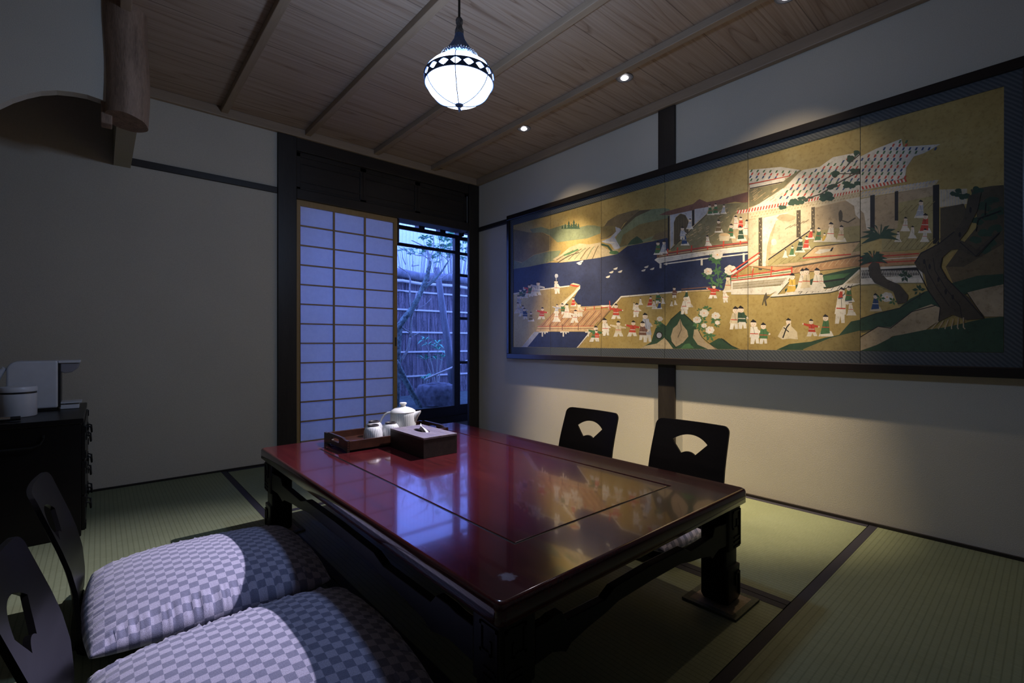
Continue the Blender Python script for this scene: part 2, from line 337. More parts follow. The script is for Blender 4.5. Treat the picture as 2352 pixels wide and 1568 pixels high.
# ------------------------------------------------------------------ mesh helpers
def wt(o):
    v = Vector((0, 0, 0))
    while o: v = v + o.location; o = o.parent
    return v
class MB:
    def __init__(s): s.v = []; s.f = []; s.m = []; s.uv = None
    def add(s, vs, fs, mi=0):
        o = len(s.v); s.v += [tuple(p) for p in vs]
        for f in fs: s.f.append(tuple(i+o for i in f)); s.m.append(mi)
        return s
    def box(s, x0, x1, y0, y1, z0, z1, mi=0):
        vs = [(x, y, z) for z in (z0, z1) for y in (y0, y1) for x in (x0, x1)]
        return s.add(vs, [(0, 2, 3, 1), (4, 5, 7, 6), (0, 1, 5, 4), (2, 6, 7, 3), (0, 4, 6, 2), (1, 3, 7, 5)], mi)
    def tube(s, pts, r, n=8, mi=0, cap=True):
        pts = [Vector(p) for p in pts]
        if not isinstance(r, (list, tuple)): r = [r]*len(pts)
        up = Vector((0.3, 0.2, 1)); vs = []; fs = []
        for i, p in enumerate(pts):
            t = (pts[min(i+1, len(pts)-1)] - pts[max(i-1, 0)]).normalized()
            a = t.cross(up)
            if a.length < 1e-4: a = t.cross(Vector((1, 0, 0)))
            a.normalize(); b = t.cross(a).normalized()
            for k in range(n):
                q = 2*pi*k/n; vs.append(p + (a*cos(q)+b*sin(q))*r[i])
        for i in range(len(pts)-1):
            for k in range(n):
                fs.append((i*n+k, i*n+(k+1) % n, (i+1)*n+(k+1) % n, (i+1)*n+k))
        if cap: fs += [tuple(range(n))[::-1], tuple((len(pts)-1)*n+k for k in range(n))]
        return s.add(vs, fs, mi)
    def lathe(s, prof, n=48, c=(0, 0, 0), mi=0, axis='Z'):
        vs = []; fs = []
        for r, z in prof:
            for k in range(n):
                q = 2*pi*k/n
                vs.append((c[0]+r*cos(q), c[1]+r*sin(q), c[2]+z))
        for i in range(len(prof)-1):
            for k in range(n):
                fs.append((i*n+k, i*n+(k+1) % n, (i+1)*n+(k+1) % n, (i+1)*n+k))
        if prof[0][0] > 1e-6: fs.append(tuple(range(n))[::-1])
        if prof[-1][0] > 1e-6: fs.append(tuple((len(prof)-1)*n+k for k in range(n)))
        return s.add(vs, fs, mi)
    def prism(s, poly, plane, a, b, mi=0):
        """polygon in plane ('XZ','YZ','XY') extruded from a to b along the third axis"""
        def P(u, v, w): return {'XZ': (u, w, v), 'YZ': (w, u, v), 'XY': (u, v, w)}[plane]
        n = len(poly)
        vs = [P(u, v, a) for u, v in poly]+[P(u, v, b) for u, v in poly]
        fs = [tuple(range(n)), tuple(range(2*n-1, n-1, -1))]+[(i, (i+1) % n, n+(i+1) % n, n+i) for i in range(n)]
        return s.add(vs, fs, mi)
    def move(s, d):
        s.v = [(x+d[0], y+d[1], z+d[2]) for x, y, z in s.v]; return s
    def build(s, name, mats, parent=None, bevel=0.0, smooth=False, loc=None, seg=2):
        me = bpy.data.meshes.new(name)
        org = Vector(loc) if loc else Vector((0, 0, 0))
        me.from_pydata([tuple(Vector(p)-org) for p in s.v], [], s.f); me.update()
        if isinstance(mats, str): mats = [mats]
        for m in mats: me.materials.append(MATS[m])
        bm = bmesh.new(); bm.from_mesh(me)
        for i, f in enumerate(bm.faces): f.material_index = s.m[i]
        bmesh.ops.remove_doubles(bm, verts=bm.verts, dist=1e-6)
        bmesh.ops.recalc_face_normals(bm, faces=bm.faces)
        bm.to_mesh(me); bm.free()
        o = bpy.data.objects.new(name, me); COL.objects.link(o)
        o.location = org
        if parent:
            o.parent = parent; o.location = org - wt(parent)   # shapes are given in world coordinates
        if bevel:
            md = o.modifiers.new('bevel', 'BEVEL'); md.width = bevel; md.segments = seg; md.limit_method = 'ANGLE'; md.angle_limit = radians(40)
        if smooth:
            for p in me.polygons: p.use_smooth = True
            if smooth != 'all':
                try: me.set_sharp_from_angle(angle=radians(40))
                except Exception: pass
        return o
def tag(o, label=None, cat=None, group=None, kind=None):
    if label: o['label'] = label
    if cat: o['category'] = cat
    if group: o['group'] = group
    if kind: o['kind'] = kind
    return o
def thing(name, label, cat, loc, group=None):
    o = bpy.data.objects.new(name, None); COL.objects.link(o); o.location = loc; o.empty_display_size = 0.05
    return tag(o, label, cat, group)
def struct(name, mb, mats, parent=None, **kw):
    o = mb.build(name, mats, parent, **kw)
    if not parent: o['kind'] = 'structure'
    return o
def copy_tree(o, parent=None, keep=True):
    c = o.copy(); COL.objects.link(c)
    if parent: c.parent = parent
    for ch in list(o.children): copy_tree(ch, c)
    return c
def rrect(x0, x1, y0, y1, r, n=5):
    out = []
    for cx, cy, a in ((x1-r, y1-r, 0), (x0+r, y1-r, 90), (x0+r, y0+r, 180), (x1-r, y0+r, 270)):
        for k in range(n+1):
            q = radians(a+90*k/n); out.append((cx+r*cos(q), cy+r*sin(q)))
    return out

# ================================================================== THE ROOM
XW, YB, XL, YF = 2.55, 3.39, -1.32, -1.35
T = 0.12
struct('floor', MB().box(XL-T, XW+T, YF-T, YB+T, -0.12, -0.055), 'dark_beam_wood')
# ceiling boards with battens
ce = struct('ceiling', MB().box(XL-T, XW+T, YF-T, YB+T, ZC, ZC+0.06), 'cedar_ceiling')
for k in range(-3, 6):
    xb = 0.578 + 0.496*k
    if xb < XL+0.05 or xb > XW-0.05: continue
    struct('batten', MB().box(xb-0.019, xb+0.019, YF, YB-0.028, ZC-0.036, ZC), 'batten_wood', ce, bevel=0.003)
struct('wall_right', MB().box(XW, XW+T, YF-T, YB+T, -0.06, ZC), 'plaster')
struct('wall_behind', MB().box(XL-T, XW, YF-T, YF, -0.06, ZC), 'plaster')
struct('wall_left', MB().box(XL-T, XL, YF, YB+T, -0.06, ZC), 'plaster')
struct('wall_back', MB().box(XL, 0.90, YB, YB+T, -0.06, ZC), 'plaster')
# crown mouldings
struct('trim_1', MB().box(XW-0.034, XW, YF, YB, 2.192, ZC), 'moulding_wood', bevel=0.004)
struct('trim_2', MB().box(0.13, XW-0.034, YB-0.030, YB, 2.192, ZC), 'moulding_wood_x', bevel=0.004)
# dark posts and rails
struct('trim_3', MB().box(0.885, 1.005, YB-0.02, YB+0.10, -0.05, 2.192), 'dark_post_wood', bevel=0.004)
struct('trim_4', MB().box(2.442, XW, YB-0.02, YB+0.012, -0.05, 2.192), 'dark_post_wood', bevel=0.004)
struct('trim_5', MB().box(XW-0.018, XW, 1.458, 1.567, -0.05, 2.192), 'dark_post_wood', bevel=0.003)
struct('trim_6', MB().box(0.13, 0.885, YB-0.014, YB, 1.788, 1.828), 'dark_beam_wood', bevel=0.003)
struct('trim_7', MB().box(XW-0.014, XW, 2.945, YB-0.02, 1.783, 1.822), 'dark_rail_wood', bevel=0.003)
struct('baseboard_right', MB().box(XW-0.012, XW, YF, YB, -0.055, 0.012), 'dark_rail_wood')
struct('baseboard_back', MB().box(XL, 0.885, YB-0.010, YB, -0.055, 0.010), 'dark_beam_wood')
# lintel, transom with three panels, top beam above the door opening
ln = struct('trim_8', MB().box(1.005, 2.442, YB-0.015, YB+0.10, 1.777, 1.846), 'dark_beam_wood', bevel=0.004)
tr = struct('trim_9', MB().box(1.005, 2.442, YB-0.012, YB+0.09, 2.105, 2.192), 'dark_beam_wood', bevel=0.003)
for x0, x1 in ((1.012, 1.485), (1.485, 1.945), (1.945, 2.435)):
    fr = struct('transom_frame', MB().box(x0, x0+0.026, YB+0.012, YB+0.036, 1.846, 2.105).box(x1-0.022, x1, YB+0.012, YB+0.036, 1.846, 2.105)
                .box(x0, x1, YB+0.012, YB+0.036, 1.846, 1.868).box(x0, x1, YB+0.012, YB+0.036, 2.075, 2.105), 'dark_beam_wood', tr, bevel=0.002)
    struct('transom_panel', MB().box(x0+0.02, x1-0.02, YB+0.020, YB+0.028, 1.86, 2.08), 'dark_beam_wood', tr)
    for z0, z1 in ((2.028, 2.036), (1.905, 1.911)): struct('transom_bar', MB().box(x0+0.02, x1-0.02, YB+0.014, YB+0.030, z0, z1), 'dark_beam_wood', tr)
struct('trim_10', MB().box(1.005, 2.442, YB-0.01, YB+0.10, -0.05, 0.004), 'dark_beam_wood', bevel=0.003)

# ------------------------------------------------------------------ engawa (narrow veranda) behind the doors
YG = 4.05
struct('engawa_floor', MB().box(0.6, 4.3, YB+0.10, YG+0.06, -0.10, -0.012), 'engawa_boards')
struct('engawa_ceiling', MB().box(0.6, 4.3, YB+0.10, YG+0.10, 2.12, 2.18), 'dark_beam_wood')
struct('engawa_wall_side', MB().box(0.55, 0.62, YB+0.10, YG+0.10, -0.1, 2.2), 'plaster')
struct('engawa_wall_end', MB().box(4.28, 4.36, YB+0.10, YG+0.10, -0.1, 2.2), 'plaster')
struct('engawa_wall_near', MB().box(XW+T, 4.3, YB, YB+0.10, -0.1, 2.2), 'plaster')
struct('wall_above', MB().box(0.6, 2.67, YB+0.10, YB+0.14, 1.846, 2.2), 'plaster')
struct('trim_11', MB().box(0.62, 4.28, YG-0.06, YG+0.08, -0.012, 0.053), 'dark_beam_wood', bevel=0.004)
struct('trim_12', MB().box(0.62, 4.28, YG-0.03, YG+0.05, 1.938, 2.12), 'dark_beam_wood')
for i, xx in enumerate((1.95, 2.315, 2.555, 2.78)):   # short struts in the slot above the sliding doors
    struct('trim_%d' % (13+i), MB().box(xx, xx+0.065, YG-0.03, YG+0.05, 1.900, 1.938), 'dark_beam_wood')
def glass_leaf(num, x0, x1, y, mun, st=0.062):
    z0, z1 = 0.053, 1.901
    w = struct('window_%d' % num, MB().box(x0, x0+st, y-0.014, y+0.014, z0, z1).box(x1-st, x1, y-0.014, y+0.014, z0, z1)
               .box(x0+st, x1-st, y-0.014, y+0.014, z0, z0+0.10).box(x0+st, x1-st, y-0.014, y+0.014, z1-0.035, z1), 'dark_beam_wood', bevel=0.002)
    for z in mun: struct('muntin', MB().box(x0+st, x1-st, y-0.012, y+0.012, z-0.014, z+0.014), 'dark_beam_wood', w)
    struct('pane', MB().box(x0+st-0.004, x1-st+0.004, y-0.002, y+0.002, z0+0.09, z1-0.03), 'window_glass', w)
glass_leaf(1, 0.66, 1.86, YG+0.024, (1.72, 1.2, 0.65))
glass_leaf(2, 1.78, 2.80, YG-0.012, (1.722,))
glass_leaf(3, 2.745, 3.70, YG+0.024, (1.726, 1.50, 1.05, 0.59))

# ------------------------------------------------------------------ shoji leaf
sx0, sx1, sy, sz1 = 1.006, 1.764, YB+0.022, 1.776
sh = thing('shoji_door', 'translucent white paper shoji sliding door with pale wooden lattice beside the garden view', 'door', (1.385, sy, 0.004))
MB().box(sx0, sx0+0.030, sy-0.015, sy+0.015, 0.004, sz1).box(sx1-0.030, sx1, sy-0.015, sy+0.015, 0.004, sz1).box(sx0+0.03, sx1-0.03, sy-0.015, sy+0.015, sz1-0.037, sz1)\
    .box(sx0+0.03, sx1-0.03, sy-0.015, sy+0.015, 0.004, 0.118).build('frame', 'shoji_wood', sh, bevel=0.002)
ix0, ix1 = sx0+0.030, sx1-0.030
zt = sz1-0.037; zb = 0.118
lat = MB()
for k in range(1, 12):
    z = zt-(zt-zb)*k/12; lat.box(ix0, ix1, sy-0.010, sy+0.002, z-0.0045, z+0.0045)
for k in (1, 2):
    x = ix0+(ix1-ix0)*k/3; lat.box(x-0.0055, x+0.0055, sy-0.012, sy+0.002, zb, zt)
lat.build('lattice', 'shoji_wood', sh)
MB().box(ix0-0.004, ix1+0.004, sy+0.004, sy+0.0055, zb-0.004, zt+0.004).build('paper', 'shoji_paper', sh)
tag(MB().prism(rrect(sx1-0.022, sx1-0.008, 0.77, 0.84, 0.005), 'XZ', sy-0.0165, sy-0.014).build('finger_pull', 'black_plastic', sh), 'dark recessed finger pull')
# short dark curtain-rail bracket on the lintel beside the shoji
struct('trim_17', MB().box(1.775, 1.800, YB+0.045, YB+0.075, 1.60, 1.777), 'dark_beam_wood')

# ------------------------------------------------------------------ alcove: arched hanging wall, log post, hanging partition
arch = []
pts = [(0.028, 1.824), (-0.041, 1.833), (-0.085, 1.829), (-0.133, 1.819), (-0.18, 1.799), (-0.219, 1.774), (-0.26, 1.741), (-0.30, 1.70), (-0.36, 1.625), (-0.42, 1.53), (-0.50, 1.36), (-0.56, 1.15), (-0.60, 0.9), (-0.62, 0.5), (-0.62, -0.05)]
struct('wall_alcove', MB().prism([(0.06, 1.822)]+pts+[(XL, -0.05), (XL, ZC), (0.06, ZC)], 'XZ', 2.65, 2.70), 'plaster')
struct('wall_hanging', MB().box(0.055, 0.128, 2.70, YB, 1.772, ZC), 'alcove_plaster')
lg = MB(); n = 40; rows = 26; cxl, cyl = 0.086, 2.672; vsl = []
for j in range(rows+1):
    for k in range(n):
        q = 2*pi*k/n; zt_ = j/rows
        ex, ey = cos(q), sin(q)
        rr = 0.0765*(1+0.022*sin(3*q+1)+0.018*sin(7*q+2.0*zt_)+0.020*noise.noise((cos(q)*1.6, sin(q)*1.6, zt_*2.2))+0.015*noise.noise((cos(q)*7, sin(q)*7, zt_*1.5)))
        zlow = 1.766-0.010*ex-0.01*ey
        vsl.append((cxl+rr*ex+0.006*sin(zt_*5), cyl+rr*ey, zlow+(ZC-zlow)*zt_))
fsl = [(j*n+k, j*n+(k+1) % n, (j+1)*n+(k+1) % n, (j+1)*n+k) for j in range(rows) for k in range(n)]+[tuple(range(n))]
lg.add(vsl, fsl)
tp = lg.build('log_post', 'log_wood', smooth=True, loc=(cxl, cyl, 1.75))
tag(tp, 'rough brown log post hanging from the ceiling at the end of the alcove arch', 'post')
MB().box(0.002, 0.040, 2.66, 2.725, 1.735, 1.83).build('tenon', 'log_wood', tp, bevel=0.004)

# ------------------------------------------------------------------ tatami mats (each mat: woven body + cloth borders on its long sides)
def mat(x0, x1, y0, y1, along, label):
    g = 0.0015; x0 += g; x1 -= g; y0 += g; y1 -= g; w = 0.030
    t = thing('tatami_mat', label, 'tatami mat', ((x0+x1)/2, (y0+y1)/2, -0.055), 'tatami mats on the floor')
    if along == 'Y':
        MB().box(x0+w, x1-w, y0, y1, -0.055, 0.0).build('woven_surface', 'tatami_lengthwise', t)
        MB().box(x0, x0+w, y0, y1, -0.055, 0.0008).build('cloth_border', 'heri_cloth', t); MB().box(x1-w, x1, y0, y1, -0.055, 0.0008).build('cloth_border', 'heri_cloth', t)
    else:
        MB().box(x0, x1, y0+w, y1-w, -0.055, 0.0).build('woven_surface', 'tatami_crosswise', t)
        MB().box(x0, x1, y0, y0+w, -0.055, 0.0008).build('cloth_border', 'heri_cloth', t); MB().box(x0, x1, y1-w, y1, -0.055, 0.0008).build('cloth_border', 'heri_cloth', t)
xa, xb_, xc = -0.372, 0.594, 1.575
XE = XW-0.012
mat(xb_, XE, 2.375, YB-0.011, 'X', 'green tatami mat in front of the shoji, beyond the far end of the table')
mat(xc, XE, 0.532, 2.375, 'Y', 'green tatami mat along the painting wall, under the two far chairs')
mat(xb_, xc, 0.532, 2.375, 'Y', 'shaded tatami mat directly under the low table')
mat(xb_, XE, -0.44, 0.532, 'X', 'wide green tatami mat before the table, its ribs running towards the painting wall')
mat(xa, xb_, 1.46, YB-0.011, 'Y', 'pale green tatami mat beside the black chest, under the far checkered cushion')
mat(xa, xb_, -0.44, 1.46, 'Y', 'dark tatami mat under the near checkered cushion')
struct('floor_boards', MB().box(XL, xa, YF, YB-0.010, -0.055, -0.002).box(xa, XE, YF, -0.44, -0.055, -0.002), 'dark_beam_wood')

# ================================================================== TABLE
tx0, tx1, ty0, ty1, th = 0.515, 1.510, 0.622, 2.228, 0.350
tb = thing('low_table', 'low rosewood lacquer table with carved legs and a sunken line round its top', 'table', (TAB[0], TAB[1], 0))
# one clean slab: outline with rounded corners, hole, extruded
def slab():
    gx0, gx1, gy0, gy1 = 0.695, 1.352, 0.788, 2.055
    outer = rrect(tx0, tx1, ty0, ty1, 0.018, 5); n4 = len(outer)//4
    inner = [(gx1, gy1), (gx0, gy1), (gx0, gy0), (gx1, gy0)]
    mb = MB(); z0, z1 = th-0.046, th; b = 0.008
    prof = [(0.0, z1)]+[(b*(1-cos(radians(q))), z1-b+b*sin(radians(q))) for q in (90,)]
    def ins(d): return rrect(tx0+d, tx1-d, ty0+d, ty1-d, 0.018-d*0.6, 5)
    rings = [(ins(b), z1), (ins(b*0.3), z1-b*0.3), (ins(0), z1-b), (ins(0), z0+b*0.6), (ins(b*0.6), z0)]
    vs = []; fs = []
    for pl, z in rings: vs += [(x, y, z) for x, y in pl]
    n = len(outer)
    for j in range(len(rings)-1):
        for k in range(n): fs.append((j*n+k, j*n+(k+1) % n, (j+1)*n+(k+1) % n, (j+1)*n+k))
    o = len(vs); vs += [(x, y, z1) for x, y in inner]+[(x, y, z1-0.012) for x, y in inner]
    for q in range(4):
        seg = list(range(q*n4, (q+1)*n4))
        fs.append(tuple(seg)+(o+q,))
        nx = (q+1) % 4
        fs.append((seg[-1], nx*n4, o+nx, o+q))
        fs.append((o+q, o+nx, o+4+nx, o+4+q))
    fs.append(tuple((len(rings)-1)*n+k for k in range(n))[::-1])
    mb.add(vs, fs); return mb, (gx0, gx1, gy0, gy1)
sl, (gx0, gx1, gy0, gy1) = slab()
top = sl.build('tabletop', 'rosewood_lacquer', tb, loc=(TAB[0], TAB[1], 0))
for p in top.data.polygons: p.use_smooth = len(p.vertices) == 4 and abs(p.normal.z) < 0.97
MB().box(gx0+0.009, gx1-0.009, gy0+0.009, gy1-0.009, th-0.014, th-0.0004).build('inset_panel', 'rosewood_lacquer', tb, bevel=0.002, loc=(TAB[0], TAB[1], 0))
tag(MB().box(gx0+0.0005, gx1-0.0005, gy0+0.0005, gy1-0.0005, th-0.0135, th-0.0022).build('groove', 'groove_black', tb), 'thin black line sunk round the tabletop')
# legs: square, notched on the outside, with scroll feet
LW = 0.088; e = 0.014
def leg(sx, sy):
    """profile in (d, z): d = distance inwards from outer face; built as stacked rounded squares"""
    ox = tx0+e if sx < 0 else tx1-e; oy = ty0+e if sy < 0 else ty1-e
    lev = [(0.007, 0.010, 0.016), (0.012, 0.004, 0.004), (0.024, 0.0, 0.0), (0.085, 0.002, 0.0), (0.118, 0.001, 0.0), (0.122, 0.008, 0.0), (0.170, 0.008, 0.0), (0.174, 0.0, 0.0), (0.304, 0.0, 0.0)]
    vs = []; fs = []
    for z, dout, din in lev:
        a, bq = dout, LW-din
        xs = (ox-sx*a, ox-sx*bq); ys = (oy-sy*a, oy-sy*bq)
        x0, x1 = min(xs), max(xs); y0, y1 = min(ys), max(ys)
        vs += [(x, y, z) for x, y in rrect(x0, x1, y0, y1, 0.009, 3)]
    n = len(rrect(0, 1, 0, 1, .1, 3))
    for j in range(len(lev)-1):
        for k in range(n): fs.append((j*n+k, j*n+(k+1) % n, (j+1)*n+(k+1) % n, (j+1)*n+k))
    fs += [tuple(range(n))[::-1], tuple((len(lev)-1)*n+k for k in range(n))]
    mb = MB().add(vs, fs)
    L = mb.build('leg', 'table_shaded_lacquer', tb, smooth=True)
    # raised fret carving on the two outer faces
    box_ = [MB()]
    def bar(face, u0, u1, z0, z1):
        h = 0.0025
        if face == 'y':
            yy = oy+sy*h; x0, x1 = sorted((ox-sx*u0, ox-sx*u1)); box_[0].box(x0, x1, min(oy-sy*0.004, yy), max(oy-sy*0.004, yy), z0, z1)
        else:
            xx = ox+sx*h; y0, y1 = sorted((oy-sy*u0, oy-sy*u1)); box_[0].box(min(ox-sx*0.004, xx), max(ox-sx*0.004, xx), y0, y1, z0, z1)
    for f in ('x', 'y'):
        for u0, u1, z0, z1 in ((0.008, 0.014, 0.18, 0.29), (0.008, 0.060, 0.284, 0.29), (0.054, 0.060, 0.235, 0.29), (0.026, 0.060, 0.235, 0.241), (0.026, 0.032, 0.235, 0.262),
                               (0.010, 0.05, 0.206, 0.211), (0.010, 0.05, 0.192, 0.197), (0.02, 0.05, 0.178, 0.183), (0.012, 0.018, 0.03, 0.10), (0.012, 0.04, 0.095, 0.10), (0.034, 0.04, 0.06, 0.10)):
            if z1 == 0.10 and u0 == 0.012: box_[0].build('carving', 'table_shaded_lacquer', L); box_[0] = MB()
            bar(f, u0, u1, z0, z1)
        box_[0].build('carving', 'table_shaded_lacquer', L); box_[0] = MB()
    return ox-sx*LW/2, oy-sy*LW/2
centres = [leg(sx, sy) for sx in (-1, 1) for sy in (-1, 1)]
# upper apron under the slab + wavy carved rail, one per side
def rail_poly(u0, u1):
    """outline (u, z) of the carved rail between two legs"""
    L = u1-u0
    top_ = [(0, .262), (.04, .262), (.06, .266), (.095, .266), (.11, .244), (.27, .240), (.31, .256), (.5, .260)]
    bot = [(0, .192), (.06, .196), (.09, .188), (.11, .180), (.13, .192), (.20, .203), (.27, .210), (.33, .220), (.5, .222)]
    t = [(u0+L*a, z) for a, z in top_]+[(u1-L*a, z) for a, z in top_[-2::-1]]
    b = [(u0+L*a, z) for a, z in bot]+[(u1-L*a, z) for a, z in bot[-2::-1]]
    return t+b[::-1]
for s_ in (-1, 1):
    y = ty0+0.030 if s_ < 0 else ty1-0.030
    MB().prism(rail_poly(tx0+e+LW, tx1-e-LW), 'XZ', y-0.011, y+0.011).build('carved_rail', 'table_shaded_lacquer', tb, bevel=0.002)
    MB().box(tx0+e+LW, tx1-e-LW, y-0.009, y+0.009, 0.298, 0.3045).build('apron', 'table_shaded_lacquer', tb)
    x = tx0+0.030 if s_ < 0 else tx1-0.030
    MB().prism(rail_poly(ty0+e+LW, ty1-e-LW), 'YZ', x-0.011, x+0.011).build('carved_rail', 'table_shaded_lacquer', tb, bevel=0.002)
    MB().box(x-0.009, x+0.009, ty0+e+LW, ty1-e-LW, 0.298, 0.3045).build('apron', 'table_shaded_lacquer', tb)
plab = ['small square mat in deep shade under the table leg towards the viewer',
        'small square brown mat with dark border under the table leg beside the far checkered cushion',
        'small olive-bordered square mat under the table leg on the painting side, fully in view',
        'small square mat under the table leg at the garden end, painting side']
for (cx, cy), lb in zip(centres, plab):
    t = thing('table_leg_mat', lb, 'floor mat', (cx, cy, 0.001), 'small mats under the table legs')
    h = 0.083; w = 0.017
    MB().box(cx-h+w, cx+h-w, cy-h+w, cy+h-w, 0.001, 0.0065).build('mat_centre', 'pad_mat', t)
    for b0, b1, b2_, b3 in ((cx-h, cx+h, cy-h, cy-h+w), (cx-h, cx+h, cy+h-w, cy+h), (cx-h, cx-h+w, cy-h+w, cy+h-w), (cx+h-w, cx+h, cy-h+w, cy+h-w)):
        MB().box(b0, b1, b2_, b3, 0.001, 0.0068).build('cloth_border', 'pad_border', t)

# ================================================================== FLOOR CHAIRS AND CUSHIONS
def ray_poly(poly, c, a):
    dx, dy = cos(a), sin(a); best = None
    for i in range(len(poly)):
        (x1, y1), (x2, y2) = poly[i], poly[(i+1) % len(poly)]
        ex, ey = x2-x1, y2-y1; den = dx*ey-dy*ex
        if abs(den) < 1e-12: continue
        t = ((x1-c[0])*ey-(y1-c[1])*ex)/den; u = ((x1-c[0])*dy-(y1-c[1])*dx)/den
        if t > 1e-6 and -1e-9 <= u <= 1+1e-9 and (best is None or t < best): best = t
    return (c[0]+dx*best, c[1]+dy*best)
def back_profile(s):
    """height fraction -> lean of the back (metres away from the sitter), smooth S"""
    tab = [(0.0, 0.0), (0.10, -0.008), (0.22, -0.010), (0.40, -0.004), (0.55, 0.009), (0.68, 0.025), (0.80, 0.042), (0.92, 0.059), (1.0, 0.069)]
    for (a, p), (b, q) in zip(tab, tab[1:]):
        if s <= b+1e-9:
            t = (s-a)/(b-a); return p+(q-p)*t
    return tab[-1][1]
def make_zaisu():
    """floor chair in its own coordinates: sits at origin, faces +X, back rises at x = 0 and leans to -X"""
    H, W, th_ = 0.417, 0.368, 0.010
    r = thing('zaisu_chair', 'x', 'floor chair', (0, 0, 0))
    outer = [(y, z) for y, z in rrect(-W/2, W/2, 0.02, H, 0.030, 6)]
    outer = [(y*(1.0+0.05*(1-(z-0.02)/(H-0.02))), z) for y, z in outer]
    # fan-shaped opening
    ca = (0, 0.219); fan = []
    for k in range(15): a = radians(90+41-82*k/14); fan.append((ca[0]+0.137*cos(a), ca[1]+0.137*sin(a)))
    for k in range(9): a = radians(90-37+74*k/8); fan.append((ca[0]+0.060*cos(a), ca[1]+0.060*sin(a)))
    c = (0.0, 0.312)
    angs = sorted([2*pi*k/180 for k in range(180)]+[atan2(z-c[1], y-c[0]) % (2*pi) for y, z in outer+fan])
    aa = [angs[0]]
    for q in angs[1:]:
        if q-aa[-1] > 1e-3: aa.append(q)
    R = 12; vs = []; fs = []; n = len(aa)
    def P(y, z, off):
        s = max(0, min(1, z/H)); x = -back_profile(s)
        x += 0.020*(1-(2*y/W)**2)*-1*(0.4+0.6*s)      # hollowed for the sitter's back
        return (x+off, y, z)
    for side in (0, 1):
        for j in range(R+1):
            for a in aa:
                p = ray_poly(fan, c, a); q = ray_poly(outer, c, a); t = j/R
                vs.append(P(p[0]+(q[0]-p[0])*t, p[1]+(q[1]-p[1])*t, 0.0 if side == 0 else -th_))
    S = (R+1)*n
    for j in range(R):
        for k in range(n):
            k2 = (k+1) % n
            fs.append((j*n+k, j*n+k2, (j+1)*n+k2, (j+1)*n+k)); fs.append((S+j*n+k, S+(j+1)*n+k, S+(j+1)*n+k2, S+j*n+k2))
    for k in range(n):
        k2 = (k+1) % n
        fs.append((k, S+k, S+k2, k2)); fs.append((R*n+k, R*n+k2, S+R*n+k2, S+R*n+k))
    MB().add(vs, fs).build('backrest', 'zaisu_lacquer', r, smooth=True)
    # bent transition and seat board
    prof = [(0.008, 0.034), (0.012, 0.024), (0.022, 0.016), (0.05, 0.013), (0.40, 0.013)]
    v = []; 
    for x, z in prof: v.append((x, z))
    lo = [(x-0.003 if z > .02 else x, z-0.009) for x, z in prof]
    lo[0] = (-0.002, 0.030); lo[1] = (0.002, 0.016); lo[2] = (0.014, 0.006); lo[3] = (0.045, 0.004); lo[4] = (0.40, 0.004)
    MB().prism(v+lo[::-1], 'XZ', -W/2, W/2).build('seat', 'zaisu_lacquer', r, bevel=0.002)
    return r
def make_cushion(seed, sx=0.60, sy=0.57, h=0.116):
    rnd = random.Random(seed); n = 110; vs = []; fs = []; uvs = []
    def shape(i, j, top):
        u = -1+2*i/n; v = -1+2*j/n
        k = 1-0.075*(1-v*v)*1 if False else 1
        k = 0.13     # round the corners and let the sides belly out
        x = u*sx/2*sqrt(1-k*v*v)*1.015; y = v*sy/2*sqrt(1-k*u*u)*1.015
        prof = (1-abs(u)**2.6)*(1-abs(v)**2.6)
        z = h*(max(prof, 0)**0.50)*(0.93+0.07*sin(3*u+seed)*cos(2*v+seed))
        edge = max(abs(u), abs(v))
        along = u*sx if abs(v) > abs(u) else v*sy
        pk = noise.noise((along*26+seed*3, seed, 0))*0.6+noise.noise((along*70+seed, 4, 1))*0.7
        if top and edge > 0.72:
            wgt = min(1, (edge-0.72)/0.12)*min(1, (1.0-edge)/0.05)
            z += 0.014*pk*wgt*(0.4+0.6*min(1, z/0.05))
        base = 0.040
        return (x, y, base+z*0.78) if top else (x, y, base-0.034*(max(prof, 0)**0.35))
    for top in (1, 0):
        for i in range(n+1):
            for j in range(n+1): vs.append(shape(i, j, top)); uvs.append((i/n, j/n))
    S = (n+1)*(n+1)
    for i in range(n):
        for j in range(n):
            a = i*(n+1)+j
            fs.append((a, a+n+1, a+n+2, a+1)); fs.append((S+a, S+a+1, S+a+n+2, S+a+n+1))
    mb = MB().add(vs, fs)
    o = mb.build('seat_cushion', 'checker_cushion', smooth='all')
    uvl = o.data.uv_layers.new(name='UVMap')
    for lp in o.data.loops:
        co = o.data.vertices[lp.vertex_index].co
        uvl.data[lp.index].uv = (co.x/sx+0.5, co.y/sy+0.5)
    return o
z0 = make_zaisu()
spots = [((-0.046, 1.795, 0.001), 0.0, 'black lacquered floor chair with a fan-shaped opening behind the far checkered cushion'),
         ((-0.052, 1.185, 0.001), 0.0, 'black lacquered floor chair behind the near checkered cushion, its fan opening facing the viewer'),
         ((2.02, 1.715, 0.001), pi, 'black floor chair with fan cut-out by the painting wall, the one towards the garden door'),
         ((2.07, 1.145, 0.001), pi, 'black floor chair with fan cut-out by the painting wall, standing before the dark wall post')]
for i, (p, rz, lb) in enumerate(spots):
    o = z0 if i == 0 else copy_tree(z0)
    o.location = p; o.rotation_euler.z = rz; tag(o, lb, 'floor chair', 'black floor chairs round the table')
